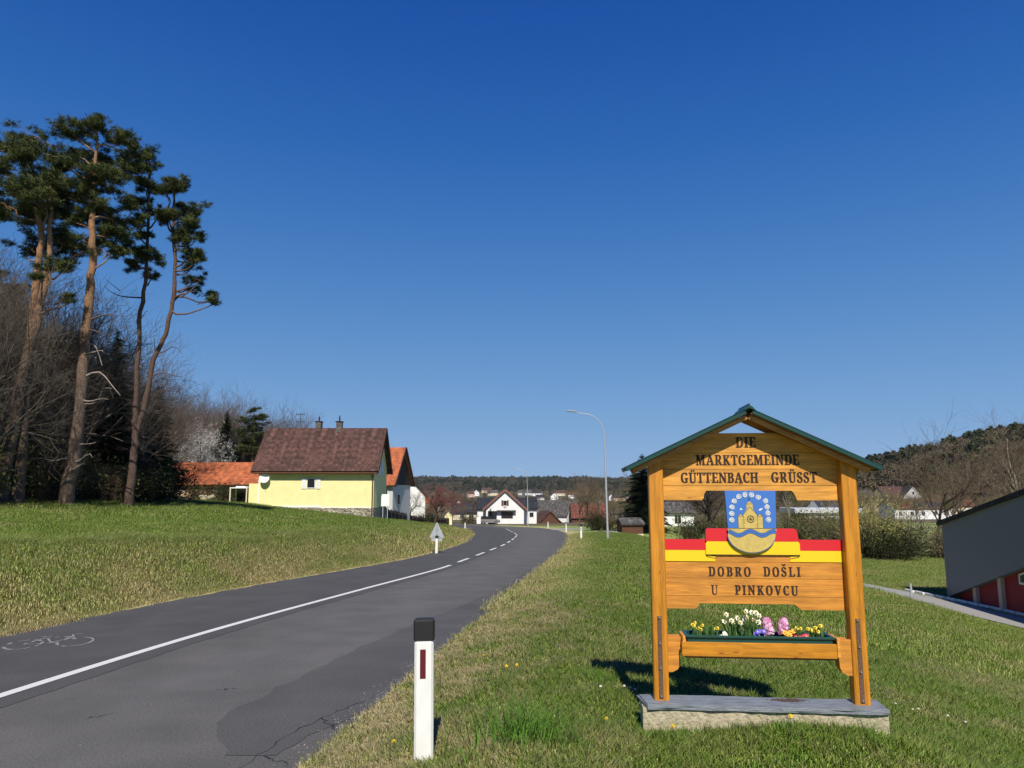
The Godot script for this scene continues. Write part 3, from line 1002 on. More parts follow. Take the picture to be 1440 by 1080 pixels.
	# planter brackets and front board
	for s in [-1.0, 1.0]:
		var f := func(x: float) -> float: return x if s < 0 else -0.022 - x
		for z in [0.022, -0.045]:
			mb = MB.new()
			var p := PackedVector2Array()
			for q in [[-0.63, 0.688], [-0.52, 0.688], [-0.535, 0.62], [-0.545, 0.575], [-0.55, 0.50], [-0.565, 0.47], [-0.60, 0.452], [-0.63, 0.45]]: p.append(Vector2(f.call(q[0]), q[1]))
			mb.extrude(p, z - 0.014, z + 0.014)
			part("bracket", mb, Mt.plank_c, r)
		mb = MB.new()
		mb.box(Vector3(f.call(-0.525), 0.645, 0.02), Vector3(0.022, 0.125, 0.19), 0.002)
		part("end_board", mb, Mt.plank_b, r)
	mb = MB.new()
	mb.box(Vector3(-0.03, 0.625, 0.118), Vector3(1.03, 0.094, 0.026), 0.003)
	part("front_board", mb, Mt.post, r)
	mb = MB.new()
	mb.box(Vector3(-0.02, 0.572, 0.02), Vector3(1.0, 0.02, 0.16), 0.003)
	part("base_board", mb, Mt.roof_board, r)
	# the flower box that stands in it
	var fb := thing("flower_box", "long dark green plastic flower box set in the sign's wooden holder", "planter", sign_xf * Vector3(-0.02, 0.583, 0.025), deg_to_rad(-5))
	mb = MB.new()
	for s in [-1.0, 1.0]:
		mb.box(Vector3(0, 0.062, s * 0.083), Vector3(0.965, 0.118, 0.006), 0.001)
		mb.box(Vector3(s * 0.4835, 0.062, 0), Vector3(0.006, 0.118, 0.158), 0.001)
		mb.box(Vector3(0, 0.125, s * 0.091), Vector3(0.995, 0.016, 0.024), 0.004)
		mb.box(Vector3(s * 0.486, 0.125, 0), Vector3(0.022, 0.0155, 0.157), 0.004)
	mb.box(Vector3(0, 0.004, 0), Vector3(0.955, 0.006, 0.15))
	part("trough", mb, Mt.planter, fb)
	mb = MB.new()
	for k in 30:
		for j in 5:
			mb.box(Vector3(-0.46 + k * 0.0317, 0.082 + rng.randf() * 0.012, -0.064 + j * 0.032), Vector3(0.040, 0.02, 0.040), 0.006, Basis(Vector3(rng.randf(), 1, rng.randf()).normalized(), rng.randf() * 3.0))
	part("soil", mb, Mt.soil, fb)

# ---------------------------------------------------------------- posts, lamps, small signs
func marker_post(label: String, at: Vector3, turn := 0.0, back := false) -> Node3D:
	var o := thing("marker_post", label, "marker post", at, turn, "white marker posts along the road")
	var mb := MB.new()
	mb.box(Vector3(0, 0.30, 0), Vector3(0.119, 1.0, 0.075), 0.014)
	part("body", mb, Mt.white_plastic, o)
	mb = MB.new()
	mb.box(Vector3(0, 0.862, 0), Vector3(0.131, 0.130, 0.086), 0.010)
	mb.box(Vector3(0, 0.928, 0), Vector3(0.09, 0.008, 0.05), 0.003)
	part("cap", mb, Mt.black, o)
	for s in [-1.0, 1.0]:
		mb = MB.new()
		mb.box(Vector3(-0.006 * s, 0.66, 0.0385 * s), Vector3(0.036, 0.175, 0.005), 0.0015)
		part("reflector", mb, Mt.reflector if (s > 0) != back else Mt.crest_white, o)
	return o
func build_street_furniture() -> void:
	var near := marker_post("large white marker post with black cap and red reflector in the foreground", Vector3(-0.545, ground(-0.545, 4.86) - 0.055, -4.86), 0.06)
	near.rotation.z = 0.012
	dup(near, gp(4.36, 47.5, 0.0), 0.1, "white marker post on the right verge nearest the tall street lamp")
	dup(near, gp(5.4, 75, 0.03), 0.1, "middle one of three distant white marker posts right of the bend")
	dup(near, gp(4.6, 96, 0.03), 0.1, "farthest white marker post right of the bend, before the brown barn")
	dup(near, gp(-5.37, 86, 0.02), PI, "small white marker post at the tip of the left grass verge")
	var mp := dup(near, gp(-3.4, 34, -0.10), PI, "white marker post carrying the grey back of a triangular road sign")
	var b := thing("warning_sign", "grey back of a triangular warning sign with plate on a marker post", "road sign", gp(-3.4, 34, 0.0))
	var mb := MB.new()
	mb.extrude(pv2([-0.31, 0.72, 0.31, 0.72, 0.33, 0.76, 0.02, 1.40, -0.02, 1.40, -0.33, 0.76]), -0.115, -0.10)
	part("triangle", mb, Mt.galv, b)
	mb = MB.new()
	mb.box(Vector3(0, 0.63, -0.108), Vector3(0.50, 0.13, 0.014), 0.004)
	part("plate", mb, Mt.galv, b)
	mb = MB.new()
	mb.tube(PackedVector3Array([Vector3(0, 0.1, -0.075), Vector3(0, 1.32, -0.075)]), PackedFloat32Array([0.026, 0.026]), 8, true)
	part("pole", mb, Mt.galv, b)
	for y in [0.8, 1.1]:
		mb = MB.new()
		mb.box(Vector3(0, y, -0.09), Vector3(0.30 if y < 1 else 0.16, 0.035, 0.02), 0.004)
		part("clamp", mb, Mt.galv, b)
	# street lamps
	var lamp := thing("street_lamp", "tall grey street lamp with curved arm beside the right verge", "street lamp", gp(5.72, 45, -0.1), 0.0, "street lamps along the road")
	mb = MB.new()
	mb.tube(PackedVector3Array([Vector3(0, 0, 0), Vector3(-0.03, 2.2, 0), Vector3(-0.08, 5.1, 0)]), PackedFloat32Array([0.066, 0.06, 0.05]), 12, true)
	mb.tube(PackedVector3Array([Vector3(-0.005, 0.35, 0), Vector3(-0.008, 0.8, 0)]), PackedFloat32Array([0.07, 0.07]), 12, true)
	part("pole", mb, Mt.galv, lamp)
	mb = MB.new()
	var pts := PackedVector3Array([Vector3(-0.075, 4.9, 0), Vector3(-0.12, 6.4, 0)])
	var rad := PackedFloat32Array([0.040, 0.035])
	for k in 10:
		var a := PI * 0.5 * (k + 1) / 10.0
		pts.append(Vector3(-0.12 - 1.25 * (1.0 - cos(a)), 6.4 + 1.25 * sin(a), 0)); rad.append(0.033 - 0.001 * k)
	pts.append(Vector3(-1.95, 7.78, 0)); rad.append(0.022)
	mb.tube(pts, rad, 10, true)
	part("arm", mb, Mt.galv, lamp)
	mb = MB.new()
	mb.box(Vector3(-2.08, 7.81, 0), Vector3(0.62, 0.075, 0.22), 0.03, Basis(Vector3(0, 0, 1), -0.10))
	part("lamp_head", mb, Mt.galv, lamp)
	dup(lamp, gp(2.3, 108, 0.0), 0.0, "farther street lamp standing in front of the white gabled house", 1.07)

# ---------------------------------------------------------------- houses
func window_on(root: Node3D, side: String, w: float, d: float, cx: float, cy: float, ww: float, wh: float, frame: Material, pane: Material = null) -> MeshInstance3D:
	var mb := MB.new()
	mb.box(Vector3.ZERO, Vector3(ww + 0.14, wh + 0.14, 0.07))
	var o := part("window", mb, frame, root)
	var pm := MB.new()
	if ww > 0.9:
		for s in [-1.0, 1.0]: pm.box(Vector3(s * ww * 0.255, 0, 0.033), Vector3(ww * 0.47, wh, 0.012))
	else: pm.box(Vector3(0, 0, 0.033), Vector3(ww, wh, 0.012))
	part("pane", pm, pane if pane else Mt.glass, o)
	if side == "f": o.transform = Transform3D(Basis(), Vector3(cx, cy, d * 0.5 + 0.02))
	elif side == "r": o.transform = Transform3D(Basis(Vector3.UP, PI / 2), Vector3(w * 0.5 + 0.02, cy, cx))
	else: o.transform = Transform3D(Basis(Vector3.UP, -PI / 2), Vector3(-w * 0.5 - 0.02, cy, cx))
	return o
func chimney(root: Node3D, x: float, y0: float, y1: float, z: float, s := 0.5) -> void:
	var mb := MB.new()
	mb.box(Vector3(x, (y0 + y1) * 0.5, z), Vector3(s, y1 - y0, s))
	part("chimney", mb, Mt.chimney, root)
	mb = MB.new()
	mb.box(Vector3(x, y1 + 0.04, z), Vector3(s + 0.14, 0.08, s + 0.14), 0.02)
	part("chimney_cap", mb, Mt.roof_dark, root)
func house(called: String, label: String, cat: String, at: Vector3, turn: float, w: float, d: float, hw: float, hr: float, wm: Material, rm: Material, wins := [], over := 0.45, group := "", verge: Material = null) -> Node3D:
	var o := thing(called, label, cat, at, turn, group)
	var mb := MB.new()
	var bs := Basis(Vector3(0, 0, -1), Vector3(0, 1, 0), Vector3(1, 0, 0))
	mb.extrude(pv2([-d / 2, -1.2, d / 2, -1.2, d / 2, hw, 0, hw + hr, -d / 2, hw]), -w / 2, w / 2, Transform3D(bs, Vector3.ZERO))
	part("wall", mb, wm, o)
	mb = MB.new()
	var an := atan2(hr, d / 2)
	var sl := Vector2(d / 2, hr).length() + over
	for s in [-1.0, 1.0]:
		var dz := Vector3(0, -sin(an), s * cos(an))
		var n := Vector3(0, cos(an), s * sin(an))
		var b := Basis(Vector3(s, 0, 0), n, dz)
		mb.box(Vector3(0, hw + hr, 0) + dz * sl * 0.5 + n * (0.10 + 0.002 * s), Vector3(w + over * 1.1, 0.18, sl), 0.0, b)
	part("roof", mb, rm, o)
	if verge:
		for s in [-1.0, 1.0]:
			var dz := Vector3(0, -sin(an), s * cos(an))
			var n := Vector3(0, cos(an), s * sin(an))
			for e in [-1.0, 1.0]:
				mb = MB.new()
				mb.box(Vector3(e * (w / 2 + over * 0.55 + 0.03 + 0.002 * s), hw + hr, 0) + dz * sl * 0.5 + n * 0.06, Vector3(0.06, 0.32, sl), 0.0, Basis(Vector3(s, 0, 0), n, dz))
				part("verge_board", mb, verge, o)
	for q in wins:
		window_on(o, q[0], w, d, q[1], q[2], q[3], q[4], Mt.white_trim)
	return o
func build_left_houses() -> void:
	# the yellow house
	var h := house("yellow_house", "pale yellow house with steep brown tiled roof and stone plinth on the left meadow", "house", Vector3(-16.8, -1.2, -67.2), 0.0, 9.9, 6.4, 5.0, 3.4, Mt.wall_yellow, Mt.roof_brown, [], 0.78, "", Mt.brown_wood)
	var w := window_on(h, "f", 9.9, 6.4, -0.42, 3.52, 0.62, 0.72, Mt.white_trim)
	w.position.z += 0.02
	for s in [-1.0, 1.0]:
		var mb := MB.new()
		mb.box(Vector3(-0.42 + s * 0.62, 3.52, 3.245), Vector3(0.36, 0.92, 0.05), 0.006)
		for k in 8: mb.box(Vector3(-0.42 + s * 0.62, 3.20 + k * 0.09, 3.272), Vector3(0.28, 0.05, 0.02), 0.0, Basis(Vector3.RIGHT, 0.4))
		part("shutter", mb, Mt.white_trim, h)
	var mb := MB.new()
	mb.box(Vector3(-2.25, 1.56, 3.22), Vector3(5.4, 0.16, 0.05))
	mb.box(Vector3(2.68, 1.44, 3.22), Vector3(4.48, 0.16, 0.05))
	mb.box(Vector3(-4.90, 3.0, 3.215), Vector3(0.09, 2.8, 0.04))
	part("white_band", mb, Mt.white_trim, h)
	mb = MB.new()
	mb.box(Vector3(0, 0.0, 0.06), Vector3(9.96, 2.9, 6.46))
	part("plinth", mb, Mt.stone, h)
	mb = MB.new()
	mb.tube(PackedVector3Array([Vector3(4.86, 4.35, 3.70), Vector3(4.86, 4.05, 3.33), Vector3(4.86, 0.2, 3.33)]), PackedFloat32Array([0.05, 0.05, 0.05]), 8)
	mb.tube(PackedVector3Array([Vector3(-5.30, 4.40, 3.76), Vector3(5.30, 4.38, 3.76)]), PackedFloat32Array([0.075, 0.075]), 8, true)
	part("gutter", mb, Mt.brown_wood, h)
	chimney(h, -0.85, 7.6, 9.1, -0.3, 0.52)
	chimney(h, 1.15, 7.6, 9.05, 0.25, 0.5)
	for q in [[-0.85, -0.3], [1.15, 0.25]]:
		mb = MB.new()
		mb.tube(PackedVector3Array([Vector3(q[0], 9.1, q[1]), Vector3(q[0], 9.5, q[1]), Vector3(q[0], 9.68, q[1])]), PackedFloat32Array([0.07, 0.07, 0.02]), 6)
		part("chimney_pot", mb, Mt.roof_dark, h)
	window_on(h, "r", 9.9, 6.4, 0.6, 4.9, 0.9, 1.1, Mt.white_trim)
	for s in [-1.0, 1.0]:
		mb = MB.new()
		mb.box(Vector3(5.02, 4.9, 0.6 + s * 0.85), Vector3(0.05, 1.2, 0.55), 0.005)
		part("shutter", mb, Mt.white_trim, h)
	mb = MB.new()   # low annex at the left end
	mb.box(Vector3(-5.35, 1.9, 2.3), Vector3(0.9, 3.2, 1.5))
	part("annex", mb, Mt.wall_yellow, h)
	# roof aerial
	mb = MB.new()
	var ax := -2.75
	mb.tube(PackedVector3Array([Vector3(ax, 8.0, -0.9), Vector3(ax, 9.95, -0.9)]), PackedFloat32Array([0.03, 0.025]), 6, true)
	for y in [9.2, 9.9]:
		mb.tube(PackedVector3Array([Vector3(ax - 0.4, y, -0.9), Vector3(ax + 0.4, y, -0.9)]), PackedFloat32Array([0.022, 0.022]), 5, true)
		for k in 5: mb.tube(PackedVector3Array([Vector3(ax - 0.36 + 0.18 * k, y - 0.13, -0.9), Vector3(ax - 0.36 + 0.18 * k, y + 0.13, -0.9)]), PackedFloat32Array([0.012, 0.012]), 4)
	part("aerial", mb, Mt.roof_dark, h)
	# dish on the corner
	var dish := thing("satellite_dish", "round white satellite dish on the left corner of the yellow house", "satellite dish", Vector3(-21.15, 2.30, -63.92))
	mb = MB.new()
	var dn := Vector3(0.12, 0.30, 0.95).normalized()
	var dx := dn.cross(Vector3.UP).normalized()
	var dy := dx.cross(dn)
	var dc := Vector3(0, 0.44, 0.28)
	for k in 6:
		for j in 24:
			var q := []
			for e in [[k, j], [k, j + 1], [k + 1, j + 1], [k + 1, j]]:
				var t: float = e[0] / 6.0
				var a: float = TAU * e[1] / 24.0
				q.append(dc + (dx * cos(a) + dy * -sin(a)) * 0.43 * t + dn * 0.10 * t * t)
			mb.quad_out(q[0], q[1], q[2], q[3], dn)
	part("bowl", mb, Mt.white_plastic, dish)
	mb = MB.new()
	mb.tube(PackedVector3Array([Vector3(0, 0.0, -0.05), Vector3(0, 0.1, 0.22), Vector3(0, 0.46, 0.3)]), PackedFloat32Array([0.03, 0.03, 0.03]), 6)
	mb.tube(PackedVector3Array([Vector3(0.02, 0.08, 0.34), Vector3(0.10, 0.2, 0.85)]), PackedFloat32Array([0.018, 0.018]), 5, true)
	part("arm", mb, Mt.galv, dish)
	# long orange roof behind
	house("long_outbuilding", "long low building with bright orange tiled roof behind the hedge on the left", "outbuilding", Vector3(-33.6, -0.6, -86), 0.0, 10.6, 5.6, 3.2, 2.2, Mt.wall_tan, Mt.roof_orange, [], 0.6)
	house("small_barn", "small brown roofed gable peeping over the long orange roof", "barn", Vector3(-30.6, 0.5, -96), -0.5, 6.0, 4.0, 3.6, 1.3, Mt.brown_wood, Mt.roof_brown)
	house("garden_shelter", "mossy low lean-to roof between the orange roof and yellow house", "shelter", Vector3(-25.6, -0.3, -74.5), 0.25, 3.4, 3.0, 1.9, 0.5, Mt.dark_wood, Mt.roof_dark)
	var pv := thing("garden_pavilion", "small white garden awning on posts beside the yellow house", "awning", Vector3(-23.9, 0.15, -66))
	mb = MB.new()
	mb.box(Vector3(0, 1.78, 0), Vector3(1.6, 0.10, 1.5), 0.03)
	mb.box(Vector3(0.05, 1.88, 0), Vector3(0.9, 0.12, 0.8), 0.04)
	part("canopy", mb, Mt.white_trim, pv)
	for s in [-1.0, 1.0]:
		for q in [-1.0, 1.0]:
			mb = MB.new()
			mb.box(Vector3(s * 0.72, 0.75, q * 0.68), Vector3(0.10, 2.0, 0.10), 0.01)
			part("post", mb, Mt.wall_cream, pv)
	# orange house with dark gable verge
	h = house("orange_roofed_house", "grey house with orange tiled roof and dark half-hipped gable behind the yellow house", "house", Vector3(-16.4, -1.9, -87.5), -0.12, 7.2, 7.6, 4.6, 3.9, Mt.wall_grey, Mt.roof_orange, [["f", 2.6, 3.2, 0.8, 1.1], ["r", 1.5, 2.6, 0.9, 1.1]], 0.75, "", Mt.dark_wood)
	mb = MB.new()
	mb.extrude(pv2([-4.1, 4.25, 4.1, 4.25, 0, 8.45]), 3.605, 3.68, Transform3D(Basis(Vector3(0, 0, -1), Vector3(0, 1, 0), Vector3(1, 0, 0)), Vector3.ZERO))
	part("gable_cladding", mb, Mt.dark_wood, h)
	house("white_gable_house", "plain white gabled house with dark roof behind the bare trees at the fence", "house", Vector3(-15.6, -3.2, -110), -PI / 2 + 0.12, 8, 5.6, 4.2, 2.9, Mt.wall_white, Mt.roof_dark)
	# notice board before the gable
	var nb := thing("notice_board", "white notice board on two posts beside the yellow house's gable", "notice board", gp(-11.1, 65.6, 0.0))
	mb = MB.new()
	mb.box(Vector3(0, 1.75, 0), Vector3(0.72, 1.05, 0.06), 0.01)
	part("panel", mb, Mt.white_trim, nb)
	for s in [-1.0, 1.0]:
		mb = MB.new()
		mb.box(Vector3(s * 0.2, 0.6, -0.02), Vector3(0.06, 1.6, 0.05))
		part("post", mb, Mt.galv, nb)
	# black fence
	var fe := thing("picket_fence", "long black wooden fence from the yellow house to the small yellow hut", "fence", gp(-11.6, 97))
	var fo := fe.position
	var pk := MB.new()
	var rails := MB.new()
	var p0 := Vector2(-12.6, 70.5)
	var p1 := Vector2(-10.2, 122)
	var nn := 300
	for k in nn:
		var p := p0.lerp(p1, k / float(nn - 1))
		p.x += -0.9 * sin(PI * k / nn)
		var q := gp(p.x, p.y) - fo
		pk.box(q + Vector3(0, 0.65, 0), Vector3(0.03, 1.15 + 0.06 * rng.randf(), 0.135), 0.0, Basis(Vector3.UP, 0.05))
		if k % 15 == 0:
			var post := MB.new()
			post.box(q + Vector3(0.06, 0.6, 0), Vector3(0.12, 1.5, 0.12), 0.01)
			part("post", post, Mt.dark_wood, fe)
		if k % 15 == 0 and k + 15 < nn:
			var p2 := p0.lerp(p1, (k + 15) / float(nn - 1))
			p2.x += -0.9 * sin(PI * (k + 15) / nn)
			var q2 := gp(p2.x, p2.y) - fo
			for y in [0.35, 0.95]: rails.tube(PackedVector3Array([q + Vector3(0.03, y, 0), q2 + Vector3(0.03, y, 0)]), PackedFloat32Array([0.04, 0.04]), 4)
	tag(part("picket", pk, Mt.dark_wood, fe), "", "", "", "stuff")
	part("rail", rails, Mt.dark_wood, fe)
	house("yellow_hut", "tiny pale yellow gabled hut at the far end of the black fence", "hut", Vector3(-11.0, -4.3, -131), -PI / 2, 2.2, 1.25, 1.75, 0.65, Mt.wall_yellow, Mt.roof_grey, [], 0.12)

func build_gable_house() -> void:
	var y0 := -4.75
	var h := house("white_house", "white house with wide brown-edged front gable facing the road's end", "house", Vector3(-1.35, y0, -149.5), -PI / 2, 9.0, 7.3, 3.25, 3.3, Mt.wall_white, Mt.roof_slate, [], 0.85, "", Mt.verge_board)
	for s in [-1.0, 1.0]:
		var mb := MB.new()
		mb.box(Vector3(4.54, 4.08, s * 0.52), Vector3(0.06, 1.05, 0.36), 0.005)
		part("shutter", mb, Mt.brown_wood, h)
	window_on(h, "r", 9.0, 7.3, 0.0, 4.08, 0.62, 0.95, Mt.white_trim)
	var mb := MB.new()
	mb.box(Vector3(4.55, 3.35, 0), Vector3(0.10, 0.35, 0.55))
	part("balcony_rail", mb, Mt.pillar, h)
	var wv := window_on(h, "r", 9.0, 7.3, -0.4, 1.75, 2.1, 1.05, Mt.brown_wood)
	mb = MB.new()
	mb.box(Vector3(4.95, 2.62, -0.25), Vector3(0.95, 0.16, 3.7), 0.0)
	part("canopy", mb, Mt.roof_dark, h)
	mb = MB.new()
	mb.box(Vector3(4.53, 1.2, 2.45), Vector3(0.04, 2.7, 1.7))
	part("porch_opening", mb, Mt.glass, h)
	var m := house("slate_roofed_wing", "long dark slate roofed wing crossing behind the white front gable", "house", Vector3(-1.0, y0, -153.5), 0.0, 11.8, 7.4, 2.95, 1.95, Mt.wall_white, Mt.roof_slate, [["f", 4.9, 1.7, 0.8, 0.9]], 0.5)
	chimney(m, 3.4, 5.0, 6.4, -0.5, 0.6)
	# car parked in front
	var car := thing("parked_car", "small grey car with dark windows parked before the white gabled house", "car", gp(-4.4, 141, 0.0), 0.28)
	mb = MB.new()
	mb.extrude(pv2([-2.0, 0.28, 2.0, 0.28, 2.06, 0.55, 1.95, 0.82, 1.05, 0.92, -1.75, 0.98, -2.02, 0.90, -2.08, 0.5]), -0.85, 0.85)
	part("body", mb, Mt.clad_grey, car)
	mb = MB.new()
	mb.extrude(pv2([-1.72, 0.96, 1.0, 0.91, 0.28, 1.42, -1.25, 1.45]), -0.74, 0.74)
	part("cabin", mb, Mt.glass, car)
	mb = MB.new()
	mb.extrude(pv2([0.2, 1.40, 0.1, 1.46, -1.1, 1.49, -1.25, 1.44]), -0.72, 0.72)
	part("car_roof", mb, Mt.solar, car)
	for s in [-1.0, 1.0]:
		for x in [-1.25, 1.25]:
			mb = MB.new()
			mb.tube(PackedVector3Array([Vector3(x, 0.31, s * 0.68), Vector3(x, 0.31, s * 0.87)]), PackedFloat32Array([0.31, 0.31]), 16, true)
			var t := part("wheel", mb, Mt.black, car)
			mb = MB.new()
			mb.tube(PackedVector3Array([Vector3(x, 0.31, s * 0.85), Vector3(x, 0.31, s * 0.885)]), PackedFloat32Array([0.19, 0.18]), 12, true)
			part("rim", mb, Mt.steel, t)
	# barn group right of it
	house("brown_barn", "dark brown wooden barn with low gable right of the white house", "barn", Vector3(7.0, -6.0, -156), -PI / 2 + 0.25, 6, 4.4, 1.3, 2.1, Mt.brown_wood, Mt.roof_brown, [], 0.5)
	house("grey_roofed_house", "house with broad grey-brown roof and white gable end behind the barn", "house", Vector3(10.0, -6.6, -176), -0.55, 9.0, 5.4, 2.6, 3.4, Mt.wall_white, Mt.roof_grey, [], 0.35)
	house("red_roofed_barn", "long low barn with red-orange tiled roof beside the white gable end", "barn", Vector3(17.2, -6.4, -170), 0.0, 7.6, 5.2, 2.2, 3.0, Mt.brown_wood, Mt.roof_red)
	var sh := house("garden_shed", "small brown wooden shed on a pale base beside the lane", "shed", gp(11.1, 71, 0.1), 0.15, 2.0, 1.8, 1.2, 0.42, Mt.brown_wood, Mt.roof_grey, [], 0.22)
	mb = MB.new()
	mb.box(Vector3(0.35, 0.1, 0.91), Vector3(1.35, 0.42, 0.05))
	part("base_board", mb, Mt.wall_cream, sh)
	# hedge and cabinet near the car
	var cb := MB.new()
	cb.box(Vector3(0, 0.6, 0), Vector3(0.75, 1.3, 0.4), 0.03)
	top("utility_cabinet", cb, Mt.white_trim, "small pale utility cabinet between the brown hedge and parked car", "cabinet", "", "", gp(-6.1, 138))

func build_sports_hall() -> void:
	# wall line along the lane; local x = along the wall towards the camera
	var o := thing("sports_hall", "hall with grey slanted cladding over dark red walls at the right edge", "building", Vector3(17.95, -2.85, -31.2))
	var mb := MB.new()
	var side := Transform3D(Basis(Vector3(-0.055, 0, 1).normalized(), Vector3.UP, Vector3(-1, 0, -0.055).normalized()), Vector3.ZERO)
	mb.extrude(pv2([0.2, -0.5, 15, -0.5, 15, 6.5, 0.2, 3.25]), -14.0, -0.28, side)
	part("red_wall", mb, Mt.hall_red, o)
	mb = MB.new()
	mb.extrude(pv2([0.0, 0.30, 5.5, 2.09, 15, 5.2, 15, 6.55, 5.5, 4.42, 0.0, 3.22]), -0.27, 0.0, side)
	part("cladding", mb, Mt.clad_grey, o)
	mb = MB.new()
	mb.extrude(pv2([-0.02, 0.28, 0.0, 3.20, -0.25, 3.17, -0.25, 0.1]), -14.0, 0.0, side)
	part("end_wall", mb, Mt.clad_grey, o)
	mb = MB.new()
	mb.extrude(pv2([-0.45, 3.10, 15, 6.56, 15, 6.72, -0.45, 3.26]), -14.3, 0.12, side)
	part("roof", mb, Mt.roof_dark, o)
	for q in [[1.55, 0.84], [3.25, 1.40], [6.6, 2.4]]:
		mb = MB.new()
		mb.box(side * Vector3(q[0], q[1] * 0.5 - 0.25, -0.20), Vector3(0.16, q[1] + 0.5, 0.20), 0.01)
		part("pillar", mb, Mt.pillar, o)
	mb = MB.new()
	mb.extrude(pv2([4.30, 1.28, 6.3, 1.28, 6.3, 2.24, 4.30, 1.62]), -0.275, -0.22, side)
	var f := part("window", mb, Mt.white_trim, o)
	mb = MB.new()
	mb.extrude(pv2([4.39, 1.35, 6.2, 1.35, 6.2, 2.14, 4.39, 1.58]), -0.23, -0.215, side)
	part("pane", mb, Mt.glass, f)
	# white kerb stones along the lane
	var kb := thing("kerb", "row of pale kerb stones between lane and hall", "kerb", Vector3(17.6, -2.75, -31))
	for k in 24:
		var z := 33.2 - k * 0.62
		mb = MB.new()
		var x := lane_x(z) + 0.92
		mb.box(gp(x, z, 0.05) - kb.position, Vector3(0.11, 0.16, 0.58), 0.012, Basis(Vector3.UP, 0.05))
		part("stone", mb, Mt.paint, kb)
	mb = MB.new()
	mb.tube(PackedVector3Array([Vector3(0, -0.2, 0), Vector3(0, 0.62, 0)]), PackedFloat32Array([0.05, 0.05]), 8, true)
	top("short_post", mb, Mt.galv, "short grey post at the lane before the corner of the hall", "post", "", "", gp(16.35, 31.2))

